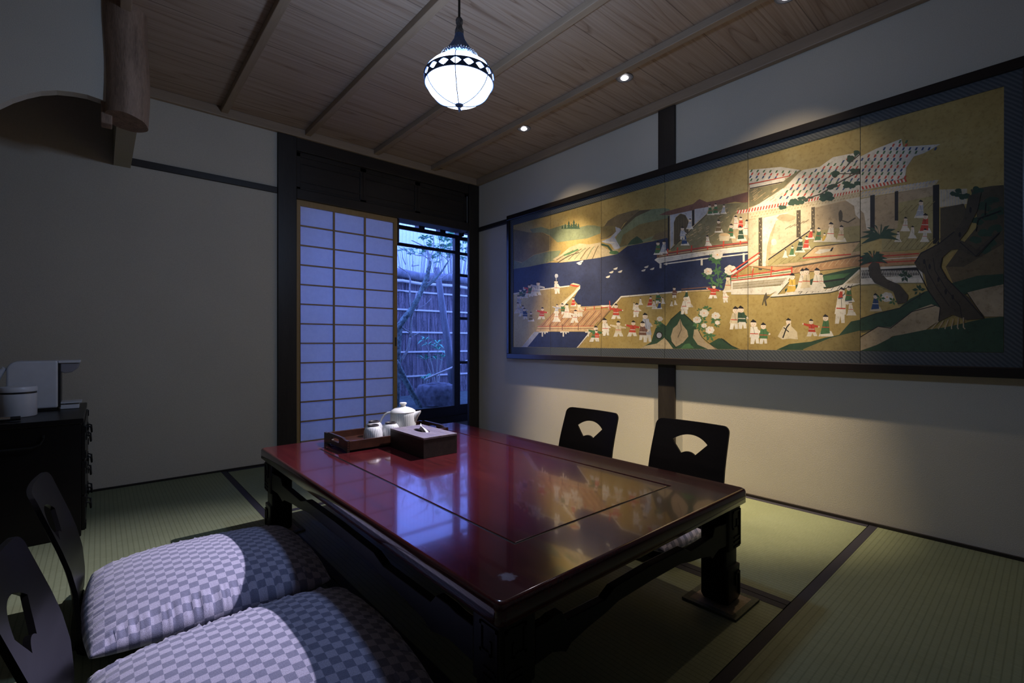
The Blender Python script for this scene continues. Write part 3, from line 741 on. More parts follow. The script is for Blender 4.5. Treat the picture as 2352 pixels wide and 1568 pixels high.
cs = [((0.264, 1.765, 0.014), 0, 'grey checkered cushion lying beyond the other one beside the table, half in lamplight', 1),
      ((0.264, 1.142, 0.014), 0, 'grey checkered cushion cut off by the lower picture edge, beside the table', 2),
      ((1.735, 1.715, 0.014), pi, 'checkered cushion on the floor chair towards the garden door, tucked behind the table', 3),
      ((1.760, 1.145, 0.014), pi, 'checkered cushion on the floor chair before the wall post, glimpsed beneath the tabletop', 4)]
for i, (p, rz, lb, sd) in enumerate(cs):
    o = make_cushion(sd, *( (0.60, 0.57) if i < 2 else (0.52, 0.50)))
    o.location = p; o.rotation_euler.z = rz; tag(o, lb, 'cushion', 'checkered floor cushions')

# ================================================================== THINGS ON THE TABLE
H0 = th
tr_ = thing('serving_tray', 'dark wooden serving tray with cut-out handles holding the cups and teapot', 'tray', (1.0, 2.0, H0))
ax0, ax1, ay0, ay1 = 0.757, 1.245, 1.888, 2.150
MB().box(ax0+0.008, ax1-0.008, ay0+0.006, ay1-0.006, H0+0.010, H0+0.016).build('tray_floor', 'tray_wood', tr_)
MB().box(ax0+0.010, ax1-0.010, ay0, ay0+0.010, H0+0.008, H0+0.046).build('long_side', 'tray_wood', tr_, bevel=0.0015)
MB().box(ax0+0.010, ax1-0.010, ay1-0.010, ay1, H0+0.008, H0+0.046).build('long_side', 'tray_wood', tr_, bevel=0.0015)
def tray_end(xa_, xb2):
    yc = (ay0+ay1)/2; mb = MB()
    out = [(ay0, H0+0.0005), (ay0+0.055, H0+0.0005), (ay0+0.062, H0+0.009), (ay1-0.062, H0+0.009), (ay1-0.055, H0+0.0005), (ay1, H0+0.0005), (ay1, H0+0.048), (ay1-0.03, H0+0.048),
           (ay1-0.055, H0+0.054), (ay0+0.055, H0+0.054), (ay0+0.03, H0+0.048), (ay0, H0+0.048)]
    hole = rrect(yc-0.042, yc+0.042, H0+0.026, H0+0.042, 0.007, 3); c = (yc, H0+0.034)
    angs = sorted({round(atan2(z-c[1], y-c[0]) % (2*pi), 5) for y, z in out+hole}); n = len(angs); vs = []; fs = []
    for x in (xa_, xb2):
        for a in angs: vs.append((x,)+ray_poly(hole, c, a))
        for a in angs: vs.append((x,)+ray_poly(out, c, a))
    for k in range(n):
        q = (k+1) % n
        fs += [(k, q, n+q, n+k), (2*n+k, 3*n+k, 3*n+q, 2*n+q), (k, 2*n+k, 2*n+q, q), (n+k, n+q, 3*n+q, 3*n+k)]
    E_ = MB().add(vs, fs).build('end_panel', 'tray_end_wood', tr_)
    for y0 in (ay0-0.0006, ay1-0.004):
        fj = MB()
        for k in range(4): fj.box(min(xa_, xb2)+0.0005, max(xa_, xb2)-0.0005, y0, y0+0.0046, H0+0.010+k*0.0095, H0+0.0145+k*0.0095)
        fj.build('finger_joint', 'tray_wood', E_)
tray_end(ax0, ax0+0.010); tray_end(ax1-0.010, ax1)
# three cups, upside down
def make_cup(loc):
    R = 0.0405; Hc = 0.066
    prof = [(R-0.003, 0.0), (R, 0.001), (R*1.02, 0.016), (R*1.0, 0.030), (R*0.93, 0.045), (R*0.80, 0.056), (R*0.62, 0.0625), (0.0, 0.0625)]
    n = 72; vs = []; fs = []
    for r, z in prof:
        for k in range(n):
            q = 2*pi*k/n; rr = r*(1+0.012*cos(34*q)*(1 if 0.001 < z < .060 else 0)); vs.append((rr*cos(q), rr*sin(q), z))
    for i in range(len(prof)-1):
        for k in range(n): fs.append((i*n+k, i*n+(k+1) % n, (i+1)*n+(k+1) % n, (i+1)*n+k))
    c = thing('tea_cup', 'x', 'cup', (0, 0, 0))
    MB().add(vs, fs).build('bowl', 'ribbed_ceramic', c, smooth='all')
    tag(MB().lathe([(0.0, 0.063), (0.0155, 0.063), (0.017, 0.066), (0.019, 0.069), (0.0235, 0.069), (0.0255, 0.060), (0.026, 0.0585)], 40).build('foot_ring', 'dark_foot_ring', c, smooth=True), 'dark unglazed foot ring')
    return c
cup0 = make_cup(None)
tzf = H0+0.0162
for i, (x, y, lb) in enumerate([(0.913, 1.985, 'ribbed white tea cup turned upside down, at the front of the tray'), (0.960, 2.078, 'ribbed white tea cup turned upside down, mostly hidden behind the front cup'),
                                (1.002, 1.995, 'ribbed white tea cup turned upside down, between the other cups and the teapot')]):
    o = cup0 if i == 0 else copy_tree(cup0)
    o.location = (x, y, tzf); tag(o, lb, 'cup', 'upturned tea cups on the tray')
# teapot
px_, py_ = 1.092, 2.045
tpz = tzf
pot = thing('teapot', 'cream ribbed ceramic teapot with lid and side handle standing on the tray', 'teapot', (px_, py_, tpz))
prof = [(0.0, 0.0), (0.054, 0.0), (0.059, 0.004), (0.0600, 0.04), (0.0595, 0.085), (0.0575, 0.1), (0.053, 0.106), (0.045, 0.108)]
n = 96; vs = []; fs = []
for r, z in prof:
    for k in range(n):
        q = 2*pi*k/n; rr = r*(1+0.008*cos(48*q)*(1 if 0.003 < z < .095 else 0)); vs.append((px_+rr*cos(q), py_+rr*sin(q), tpz+z))
for i in range(len(prof)-1):
    for k in range(n): fs.append((i*n+k, i*n+(k+1) % n, (i+1)*n+(k+1) % n, (i+1)*n+k))
MB().add(vs, fs).build('pot_body', 'ribbed_teapot', pot, smooth='all', loc=(px_, py_, tpz))
ld = MB().lathe([(0.0575, 0.1005), (0.0590, 0.104), (0.056, 0.109), (0.044, 0.117), (0.028, 0.123), (0.013, 0.127), (0.010, 0.133), (0.0165, 0.139), (0.017, 0.144), (0.013, 0.147), (0.0, 0.1475)], 48, (px_, py_, tpz)).build('lid', 'white_ceramic', pot, smooth=True)
rg = Vector((RGT[0], RGT[1], 0)); pc = Vector((px_, py_, tpz))
hd = [pc-rg*0.054+Vector((0, 0, .100)), pc-rg*0.072+Vector((0, 0, .097)), pc-rg*0.088+Vector((0, 0, .088)), pc-rg*0.099+Vector((0, 0, .074)), pc-rg*0.106+Vector((0, 0, .058)), pc-rg*0.109+Vector((0, 0, .046))]
MB().tube(hd, [0.0055, 0.005, 0.005, 0.005, 0.0045, 0.003], 10).build('handle', 'white_ceramic', pot, smooth=True)
# broad pouring lip
sp = MB(); sv = []; nn = 14
for j, (d, zlo, zhi, wd) in enumerate([(0.050, 0.030, 0.104, 0.030), (0.060, 0.048, 0.104, 0.024), (0.072, 0.076, 0.106, 0.017), (0.084, 0.098, 0.1085, 0.010)]):
    t_ = Vector((-rg.y, rg.x, 0))
    for k in range(nn):
        q = 2*pi*k/nn
        w_ = wd*cos(q)*(0.55+0.45*(sin(q)+1)/2); z_ = (zlo+zhi)/2+(zhi-zlo)/2*sin(q)
        sv.append(pc+rg*d+t_*w_+Vector((0, 0, z_)))
sf = [(j*nn+k, j*nn+(k+1) % nn, (j+1)*nn+(k+1) % nn, (j+1)*nn+k) for j in range(3) for k in range(nn)]+[tuple(3*nn+k for k in range(nn))]
sp.add(sv, sf).build('spout', 'white_ceramic', pot, smooth=True)
# tissue box
bx0, bx1, by0, by1, bh = 0.942, 1.097, 1.600, 1.876, 0.080
bxo = thing('tissue_box', 'charred dark wood tissue box with an oval slot, in front of the tray', 'tissue box', ((bx0+bx1)/2, (by0+by1)/2, H0))
zb0 = H0+0.0006; zb1 = H0+bh
w = 0.008
MB().box(bx0, bx1, by0, by0+w, zb0, zb1-0.008).box(bx0, bx1, by1-w, by1, zb0, zb1-0.008).box(bx0, bx0+w, by0+w, by1-w, zb0, zb1-0.008).box(bx1-w, bx1, by0+w, by1-w, zb0, zb1-0.008)\
    .box(bx0+w, bx1-w, by0+w, by1-w, zb0, zb0+0.006).build('box_body', 'charred_cedar', bxo)
ob = [(bx0-0.0005, by0-0.0005), (bx1+0.0005, by0-0.0005), (bx1+0.0005, by1+0.0005), (bx0-0.0005, by1+0.0005)]
ccx, ccy = (bx0+bx1)/2, (by0+by1)/2+0.01
ov = [(ccx+0.023*cos(2*pi*k/40), ccy+0.055*sin(2*pi*k/40)*(1 if True else 1)) for k in range(40)]
angs = sorted({round(atan2(y-ccy, x-ccx) % (2*pi), 5) for x, y in ob+ov}); n = len(angs); vs = []; fs = []
for z in (zb1-0.008, zb1):
    for a in angs: vs.append(ray_poly(ov, (ccx, ccy), a)+(z,))
    for a in angs: vs.append(ray_poly(ob, (ccx, ccy), a)+(z,))
for k in range(n):
    q = (k+1) % n
    fs += [(k, q, n+q, n+k), (2*n+k, 3*n+k, 3*n+q, 2*n+q), (k, 2*n+k, 2*n+q, q), (n+k, n+q, 3*n+q, 3*n+k)]
tag(MB().add(vs, fs).build('lid', 'charred_cedar_lid', bxo, bevel=0.001), 'lid of weathered purplish grain')
# the tuft of tissue standing out of the slot
ts = MB(); vs = []; fs = []; nu, nv = 12, 8
for i in range(nu+1):
    for j in range(nv+1):
        u = i/nu; v = j/nv
        wd = 0.046*(1-v*0.90); x = ccx+0.008*sin(u*9)*(1-v)-0.010*v+0.012*u
        y = ccy-0.006+(u-0.45)*2*wd*0.9+0.006*v
        z = zb1-0.008+0.038*v*(1-0.45*abs(u-0.4))+0.004*sin(u*7+v*3)
        vs.append((x+0.010*sin(u*4.0)*(1-v), y, z))
for i in range(nu):
    for j in range(nv):
        a = i*(nv+1)+j; fs.append((a, a+nv+1, a+nv+2, a+1))
tso = ts.add(vs, fs).build('tissue', 'tissue_paper', smooth='all')
md = tso.modifiers.new('thickness', 'SOLIDIFY'); md.thickness = 0.0008
tag(tso, 'white paper tissue standing up out of the oval slot of the wooden box', 'tissue')

# ================================================================== LAMPS
pd = thing('pendant_lamp', 'glowing round glass pendant lamp with tasselled cap hanging from the wooden ceiling', 'pendant lamp', (PEND[0], PEND[1], ZC))
R = 0.118; RV = 0.090; RVU = 0.070; P0 = PEND      # the globe is a little flattened
def gz(la, off=0.0): return ((RV if la < 0 else RVU)+off)*sin(la)
globe = MB().lathe([(R*cos(radians(a)), gz(radians(a))) for a in [-90+180*k/40 for k in range(0, 36)]], 64, P0).build('glass_globe', 'lit_globe_glass', pd, smooth='all')
# metal band with four-lobed openings
bn = MB(); NB = 18; lat0, lat1 = -11.0, 7.0; nth = NB*20; nla = 18; grid = {}; vs = []; fs = []
def inq(u, v):      # u, v in -1..1 : four-lobed star
    a = atan2(v, u); r = hypot(u, v)
    return r < 0.80*(1-0.20*abs(sin(2*a))) and not (abs(u) > .86)
for j in range(nla+1):
    for i in range(nth):
        la = radians(lat0+(lat1-lat0)*j/nla); q = 2*pi*i/nth
        for rr in (R+0.0015, R+0.0035): vs.append((P0[0]+rr*cos(la)*cos(q), P0[1]+rr*cos(la)*sin(q), P0[2]+gz(la, rr-R)))
solid = lambda i, j: 0 <= j < nla and not inq(((i % 20)+0.5)/10-1, (j+0.5)/(nla/2)-1)
for j in range(nla):
    for i in range(nth):
        if not solid(i, j): continue
        i2 = (i+1) % nth; a, b, c, d = [2*(jj*nth+ii) for jj, ii in ((j, i), (j, i2), (j+1, i2), (j+1, i))]
        fs += [(a, d, c, b), (a+1, b+1, c+1, d+1)]
        for (di, dj, e0, e1) in ((0, -1, a, b), (1, 0, b, c), (0, 1, c, d), (-1, 0, d, a)):
            if not solid((i+di) % nth, j+dj): fs.append((e0, e1, e1+1, e0+1))
bn.add(vs, fs)
for la in (lat0-0.3, lat1+0.3):
    l = radians(la); bn.tube([(P0[0]+(R+.003)*cos(l)*cos(2*pi*k/64), P0[1]+(R+.003)*cos(l)*sin(2*pi*k/64), P0[2]+gz(l, .003)) for k in range(65)], 0.0022, 6)
tag(bn.build('openwork_band', 'glow_tinted_metal', pd), 'dark metal band pierced with four-lobed openings, lamp glow painted into it as blue')
for k in range(6):
    q = radians(60*k+49); pts = []
    for m in range(31):
        la = radians(-84+(60+84)*m/30); pts.append((P0[0]+(R+.0018)*cos(la)*cos(q), P0[1]+(R+.0018)*cos(la)*sin(q), P0[2]+gz(la, .0018)))
    MB().tube(pts, 0.0016, 6).build('wire_rib', 'glow_tinted_metal', pd, smooth='all')
MB().lathe([(r, z-RV) for r, z in [(0.0, -0.026), (0.0015, -0.025), (0.003, -0.018), (0.005, -0.013), (0.004, -0.010), (0.008, -0.007), (0.0135, -0.003), (0.0145, 0.0), (0.011, 0.003), (0.0, 0.005)]], 32, P0).build('finial', 'glow_tinted_metal', pd, smooth=True)
# tasselled cap: fluted cone over the top of the globe
nz_ = 84; cp = MB(); vs = []; fs = []
prof = [(0.057, 0.077), (0.053, 0.084), (0.044, 0.097), (0.030, 0.117), (0.018, 0.138), (0.0135, 0.158)]
for r, z in prof:
    for k in range(nz_):
        q = 2*pi*k/nz_; rr = r*(1+0.05*(k % 2)); zz = z-(0.010*((k*7) % 5)/5 if z < 0.080 else 0)
        vs.append((P0[0]+rr*cos(q), P0[1]+rr*sin(q), P0[2]+zz))
for i in range(len(prof)-1):
    for k in range(nz_): fs.append((i*nz_+k, i*nz_+(k+1) % nz_, (i+1)*nz_+(k+1) % nz_, (i+1)*nz_+k))
cap = cp.add(vs, fs).build('tassel_cap', 'glow_tinted_metal', pd)
md = cap.modifiers.new('thick', 'SOLIDIFY'); md.thickness = 0.0015
fr_ = MB()
for k in range(42):
    q = 2*pi*k/42; a = 0.057; ln_ = 0.012+0.006*((k*5) % 7)/7
    p = [(P0[0]+a*cos(q), P0[1]+a*sin(q), P0[2]+0.080), (P0[0]+(a+.006)*cos(q+.03), P0[1]+(a+.006)*sin(q+.03), P0[2]+0.086-ln_*0.3), (P0[0]+(a+.012)*cos(q+.05), P0[1]+(a+.012)*sin(q+.05), P0[2]+0.082-ln_)]
    fr_.tube(p, 0.0011, 5)
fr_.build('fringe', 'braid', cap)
MB().lathe([(0.0135, 0.153), (0.0155, 0.160), (0.0150, 0.170), (0.0110, 0.180), (0.0100, 0.188), (0.0125, 0.196), (0.0125, 0.206), (0.009, 0.212), (0.004, 0.214)], 28, P0).build('braided_knot', 'braid', pd, smooth='all')
MB().tube([(P0[0], P0[1], P0[2]+0.205), (P0[0], P0[1], ZC-0.02)], 0.0042, 10).build('cord', 'pendant_cord', pd, smooth=True)
MB().lathe([(0.0, ZC-0.0005-P0[2]), (0.045, ZC-0.0005-P0[2]), (0.045, ZC-0.018-P0[2]), (0.012, ZC-0.030-P0[2]), (0.0, ZC-0.030-P0[2])], 32, P0).build('ceiling_rose', 'pendant_cord', pd, smooth=True)

def downlight(x, y, lb):
    t = thing('downlight', lb, 'ceiling lamp', (x, y, ZC), 'recessed ceiling lamps along the painting wall')
    c = (x, y, ZC)
    MB().lathe([(0.036, 0.0005), (0.036, -0.0035), (0.045, -0.0035), (0.047, 0.0), (0.047, 0.0005)], 40, c).build('rim', 'downlight_rim', t, smooth=True)
    MB().lathe([(0.0365, -0.003), (0.030, -0.0005), (0.0205, -0.0005)], 40, c).build('reflector', 'downlight_rim', t, smooth=True)
    MB().lathe([(0.0, -0.012), (0.012, -0.0105), (0.0195, -0.005), (0.0205, -0.0008), (0.0, -0.0008)], 32, c).build('bulb', 'lamp_led', t, smooth=True)
for (p, t_, w, w2, c, a), lb in zip(DL, ['small round recessed ceiling lamp over the garden-door end of the painting', 'glaring round recessed ceiling lamp over the middle of the painting wall', 'recessed ceiling lamp cut off by the top of the picture']):
    downlight(p[0], p[1], lb)

# ================================================================== SIX-PANEL PAINTED SCREEN, FRAMED ON THE WALL
PX = 2.520
ps = thing('painted_screen', 'wide six-panel gold-ground painted screen of children by a lake, in a black frame', 'painting', (XW, 1.5, 1.25))
FR = 2.503
fy0, fy1, fz0, fz1 = 0.022, 2.942, 0.668, 1.832
MB().box(FR, XW-0.0005, fy0, fy1, fz0, fz0+0.040).build('frame_rail', 'black_lacquer_frame', ps, bevel=0.004)
MB().box(FR, XW-0.0005, fy0, fy1, fz1-0.040, fz1).build('frame_rail', 'black_lacquer_frame', ps, bevel=0.004)
MB().box(FR+0.001, XW-0.0005, fy0, fy0+0.052, fz0+0.040, fz1-0.040).build('frame_stile', 'black_lacquer_frame', ps, bevel=0.003)
MB().box(FR+0.001, XW-0.0005, fy1-0.030, fy1, fz0+0.040, fz1-0.040).build('frame_stile', 'black_lacquer_frame', ps, bevel=0.003)
MB().box(PX+0.002, XW-0.0005, fy0+0.05, fy1-0.03, fz0+0.03, fz1-0.03).build('backing', 'brocade', ps)
py0, py1, pz0, pz1 = 0.121, 2.874, 0.762, 1.746
folds = [0.559, 1.037, 1.513, 1.984, 2.453]
art = []          # (material index, [(y, z)...])
names = ['gold_leaf']+['pigment_'+k for k in PIG if PIG[k]]
ID = {n.replace('pigment_', ''): i for i, n in enumerate(names)}; ID['gold'] = 0
Q = {1: (1170, 460, 4.356), 2: (1380, 400, 3.732), 3: (1700, 280, 2.904), 4: (1960, 180, 2.45)}
def yz(q, x, y):
    o = Q[q]; p = onX(o[0]+x/o[2], o[1]+y/o[2], PX); return (p[1], p[2])
def poly(q, col, pts): art.append((ID[col], [yz(q, x, y) for x, y in pts]))
def line(q, col, pts, w):
    P_ = [Vector(p) for p in pts]; l = []; r = []
    for i, p in enumerate(P_):
        t = (P_[min(i+1, len(P_)-1)]-P_[max(i-1, 0)]).normalized(); n_ = Vector((-t.y, t.x))*w/2
        l.append(p+n_); r.append(p-n_)
    for i in range(len(P_)-1): poly(q, col, [l[i], l[i+1], r[i+1], r[i]])
def blob(q, col, cx, cy, rx, ry, n=12, jag=0.0, seed=0):
    rn = random.Random(seed+int(cx*7+cy)); poly(q, col, [(cx+rx*cos(2*pi*k/n)*(1+jag*rn.uniform(-1, 1)), cy+ry*sin(2*pi*k/n)*(1+jag*rn.uniform(-1, 1))) for k in range(n)])
def child(q, x, y, h, robe, pants='white', lean=0.0, pose=0, hair=True, adult=False):
    """a small painted figure standing with feet at (x, y), height h"""
    w = h*(0.20 if not adult else 0.15); hr = h*(0.140 if not adult else 0.095); L = lean*h
    top = y-h+2*hr
    if pose == 1:    # sitting low: wide robe
        poly(q, pants, [(x-w*1.7, y), (x+w*1.9, y), (x+w*1.3, y-h*.25), (x-w*.9, y-h*.28)])
        poly(q, robe, [(x-w*1.25, y-h*.10), (x+w*1.0, y-h*.14), (x+w*.7+L, top-hr*.1), (x-w*.5+L, top-hr*.1)])
    else:
        sp_ = w*(0.9 if pose == 0 else 1.6)
        poly(q, pants, [(x-sp_, y), (x-sp_*.2, y), (x+w*.1, y-h*.22), (x+sp_*.3, y-h*.02), (x+sp_, y-h*.02), (x+w*.75+L*.3, y-h*.42), (x-w*.75+L*.3, y-h*.42)])
        poly(q, robe, [(x-w*1.05+L*.2, y-h*.27), (x+w*1.05+L*.2, y-h*.25), (x+w*.75+L, top), (x-w*.65+L, top)])
        if pose == 2:   # arms flung out
            poly(q, robe, [(x-w*.4+L, top+h*.02), (x-w*2.3+L, top-h*.06), (x-w*2.2+L, top+h*.06), (x-w*.5+L, top+h*.18)])
            poly(q, robe, [(x+w*.4+L, top+h*.02), (x+w*2.1+L, top+h*.10), (x+w*1.9+L, top+h*.2), (x+w*.5+L, top+h*.18)])
            blob(q, 'skin', x-w*2.4+L, top-h*.01, hr*.35, hr*.35, 7); blob(q, 'skin', x+w*2.2+L, top+h*.16, hr*.35, hr*.35, 7)
        else:
            poly(q, robe, [(x+w*.3+L, top+h*.03), (x+w*1.45+L, top+h*.19), (x+w*1.1+L, top+h*.29), (x+w*.2+L, top+h*.22)])
            blob(q, 'skin', x+w*1.45+L, top+h*.25, hr*.35, hr*.35, 7)
    if h > 70: line(q, 'red' if robe in ('white', 'cream', 'green') else 'white', [(x-w*.85+L*.6, y-h*.43), (x+w*.85+L*.6, y-h*.42)], h*.035)
    if h > 55: line(q, 'black', [(x-w*.1+L, top+h*.02), (x+w*.15+L*.6, y-h*.42)], h*.012)
    hx, hy = x+L*1.15, top-hr*.85
    blob(q, 'skin', hx, hy, hr*.92, hr, 12)
    if hair:
        poly(q, 'black', [(hx+hr*.95*cos(radians(a)), hy-hr*.12+hr*1.0*sin(radians(a))) for a in range(200, 345, 12)])
        blob(q, 'black', hx-hr*.1, hy-hr*1.05, hr*.32, hr*.28, 8)
    if h > 80:
        blob(q, 'black', hx-hr*.3, hy+hr*.1, hr*.10, hr*.07, 6); blob(q, 'black', hx+hr*.3, hy+hr*.1, hr*.10, hr*.07, 6); blob(q, 'red', hx, hy+hr*.55, hr*.13, hr*.07, 6)
def flower(q, x, y, r):
    for k in range(7):
        a = 2*pi*k/7; blob(q, 'white', x+r*.62*cos(a), y+r*.5*sin(a), r*.45, r*.36, 8, .15, k)
    blob(q, 'pink', x, y, r*.4, r*.3, 8); blob(q, 'yellow', x, y, r*.16, r*.12, 6)
def leaves(q, x, y, r, n=6, col='green', seed=1):
    rn = random.Random(seed+int(x))
    for k in range(n):
        a = 2*pi*k/n+rn.uniform(-.3, .3); d = r*rn.uniform(.35, .7); l = r*rn.uniform(.4, .6); cx, cy = x+d*cos(a), y+d*sin(a)
        poly(q, col, [(cx-l*cos(a)*.9, cy-l*sin(a)*.9), (cx-l*.45*sin(a), cy+l*.45*cos(a)), (cx+l*cos(a)*.7+l*.2*sin(a), cy+l*sin(a)*.7), (cx+l*cos(a), cy+l*sin(a)), (cx+l*.45*sin(a), cy-l*.45*cos(a))])
def pine(q, x, y, r, seed=0):
    rn = random.Random(seed+int(x+y))
    for k in range(5): blob(q, 'darkgreen', x+rn.uniform(-.6, .6)*r, y+rn.uniform(-.25, .25)*r, r*rn.uniform(.4, .6), r*rn.uniform(.26, .4), 11, .2, k)

# -- distant hills (panels at the far end)
poly(1, 'teal', [(35, 600), (120, 625), (250, 545), (400, 510), (520, 500), (470, 590), (330, 640), (200, 660), (35, 690)])
poly(1, 'olive', [(35, 290), (190, 320), (330, 320), (400, 360), (400, 500), (240, 545), (130, 620), (35, 600)])
poly(1, 'teal', [(205, 290), (320, 265), (400, 290), (480, 265), (560, 240), (640, 265), (700, 270), (780, 250), (850, 250), (912, 265), (912, 330), (780, 380), (620, 400), (480, 420), (405, 350), (330, 320), (230, 325)])
poly(1, 'wash', [(430, 590), (520, 540), (600, 470), (700, 430), (800, 440), (912, 420), (912, 575), (700, 605), (520, 620)])
for k in range(7): line(1, 'teal' if k % 2 else 'brown', [(470+k*60, 598-k*2), (560+k*52, 540-k*9), (640+k*42, 500-k*8)], 8)
line(1, 'umber', [(480, 625), (560, 575), (620, 545), (700, 520)], 9)
line(1, 'green', [(545, 550), (610, 525), (690, 490)], 16)
for k, (x, h) in enumerate([(560, 45), (595, 75), (645, 85), (690, 50), (530, 30), (620, 50), (668, 55)]):
    for m in range(3): poly(1, 'darkgreen', [(x-h*.28*(m+1)/3-4, 285-h+h*(m+1)/3), (x, 285-h+h*m/3.2-8), (x+h*.28*(m+1)/3+4, 285-h+h*(m+1)/3)])
poly(2, 'brown', [(0, 490), (60, 400), (140, 350), (240, 320), (330, 300), (300, 360), (200, 420), (170, 470), (60, 545), (0, 560)])
poly(2, 'olive', [(0, 450), (70, 440), (160, 450), (150, 475), (40, 545), (0, 545)])
poly(2, 'teal', [(150, 500), (200, 440), (300, 360), (440, 300), (545, 290), (590, 300), (590, 560), (440, 570), (300, 600), (160, 625), (110, 590)])
poly(2, 'olive', [(190, 520), (330, 430), (470, 400), (590, 370), (590, 480), (420, 540), (250, 600), (160, 620)])
poly(2, 'umber', [(150, 500), (300, 365), (440, 300), (330, 310), (210, 420)])
poly(2, 'brown', [(430, 560), (470, 510), (590, 470), (590, 560)])
poly(2, 'darkgreen', [(230, 605), (260, 565), (310, 530), (350, 560), (365, 585), (300, 600)])
poly(2, 'grey', [(5, 575), (80, 545), (130, 490), (125, 450), (165, 465), (175, 480), (120, 540), (140, 580), (170, 630), (120, 650), (95, 600), (40, 590)])
for k in range(5): line(2, 'white', [(40+k*14, 578), (85+k*14, 590), (112+k*11, 640)], 3)
poly(2, 'wash', [(0, 610), (70, 650), (150, 640), (140, 690), (0, 712)]); line(2, 'darkgreen', [(5, 600), (60, 615), (110, 680)], 18); blob(2, 'green', 115, 672, 40, 16, 12, .2)
# -- lake
poly(1, 'water', [(36, 688), (210, 660), (400, 622), (520, 622), (660, 607), (914, 572), (914, 1060), (700, 1060), (640, 985), (708, 870), (700, 845), (600, 850), (36, 928)])
poly(2, 'water', [(0, 712), (140, 685), (230, 615), (440, 575), (570, 545), (600, 640), (480, 720), (860, 690), (1265, 640), (1265, 760), (1150, 860), (1130, 990), (930, 1000), (690, 1005), (170, 1045), (90, 1130), (0, 1120)])
for q, x, y in ((2, 60, 880), (2, 90, 840), (2, 125, 810), (2, 165, 835), (2, 390, 795), (2, 440, 812), (2, 365, 825), (1, 690, 625), (1, 720, 612), (1, 705, 636)):
    poly(q, 'white', [(x-20, y+2), (x, y-8), (x+20, y-14), (x+14, y+4), (x+2, y+9), (x-10, y+8)])
# -- bank, bridge and lower water
for q, pts in ((1, [(36, 928), (300, 888), (600, 850), (600, 862), (300, 900), (36, 942)]),): poly(q, 'white', pts)
poly(1, 'cream', [(700, 845), (708, 880), (500, 1070), (470, 1070), (640, 920)])
poly(1, 'white', [(708, 845), (708, 882), (520, 1080), (500, 1075), (690, 880)])
poly(1, 'red', [(605, 845), (640, 832), (704, 850), (690, 866), (640, 862)]); poly(1, 'cream', [(612, 838), (640, 826), (704, 842), (690, 852)])
poly(1, 'deck', [(430, 1130), (560, 1090), (1002, 1090), (914, 1200), (830, 1260), (290, 1262)])
for k in range(17): line(1, 'plank' if k % 2 else 'maroon', [(330+k*34, 1255), (460+k*34, 1105)], 5)
poly(1, 'plank', [(285, 1262), (850, 1258), (840, 1310), (265, 1312)]); line(1, 'maroon', [(280, 1284), (840, 1282)], 5); line(1, 'red', [(280, 1262), (850, 1258)], 5)
poly(1, 'plank', [(610, 1075), (1002, 1045), (1002, 1065), (610, 1100)]); line(1, 'maroon', [(612, 1082), (1002, 1052)], 4)
for x in (405, 530, 690): line(1, 'maroon', [(x, 1240), (x, 1300)], 7)
for x in (760, 850, 925): line(1, 'red', [(x, 1105-(x-760)*.12), (x, 1068-(x-760)*.12)], 8)
poly(1, 'water', [(300, 1315), (810, 1315), (670, 1480), (180, 1465)])
poly(1, 'grey', [(250, 1315), (305, 1315), (180, 1468), (125, 1468)]); line(1, 'white', [(250, 1315), (125, 1468)], 4)
line(1, 'white', [(812, 1312), (680, 1482)], 12)
for x0 in (330, 540, 790):
    for dx, l in ((-22, 12), (0, 50), (26, 25), (50, 12)):
        if x0+dx < 812: line(1, 'white', [(x0+dx, 1312), (x0+dx, 1312+l)], 13)
    line(1, 'white', [(x0-32, 1316), (x0+50 if x0 < 780 else 812, 1316)], 9)
line(2, 'white', [(0, 1128), (90, 1130)], 12); line(2, 'red', [(0, 1145), (90, 1135)], 6); poly(2, 'deck', [(0, 1165), (85, 1150), (0, 1250)])
line(2, 'white', [(88, 1150), (175, 1050), (690, 1005)], 12)
line(2, 'maroon', [(690, 985), (940, 965)], 8); line(2, 'plank', [(690, 1005), (940, 992)], 10); line(2, 'red', [(76, 1085), (80, 1170)], 7)
# children on the far bank
for i, (x, y, h, c) in enumerate([(120, 985, 100, 'green'), (150, 975, 105, 'darkgreen'), (190, 960, 120, 'red'), (215, 965, 125, 'green'), (240, 955, 115, 'white'), (275, 950, 140, 'grey'), (100, 1060, 110, 'grey'),
        (85, 1130, 110, 'white'), (125, 1160, 110, 'grey'), (160, 1190, 115, 'blue'), (215, 1210, 95, 'olive'), (320, 1190, 120, 'red'), (480, 935, 140, 'white'), (470, 1215, 120, 'white'), (470, 1130, 90, 'grey'),
        (540, 1140, 110, 'green'), (575, 1175, 140, 'white'), (650, 1225, 130, 'white'), (710, 1165, 135, 'cream'), (640, 1060, 90, 'red'), (850, 1415, 160, 'green'), (880, 1400, 105, 'red')]):
    child(1, x, y, h, c, 'white', (i % 3-1)*.08, i % 3, True)
line(1, 'grey', [(470, 850), (468, 740)], 5); blob(1, 'grey', 470, 755, 18, 22, 8, .1)
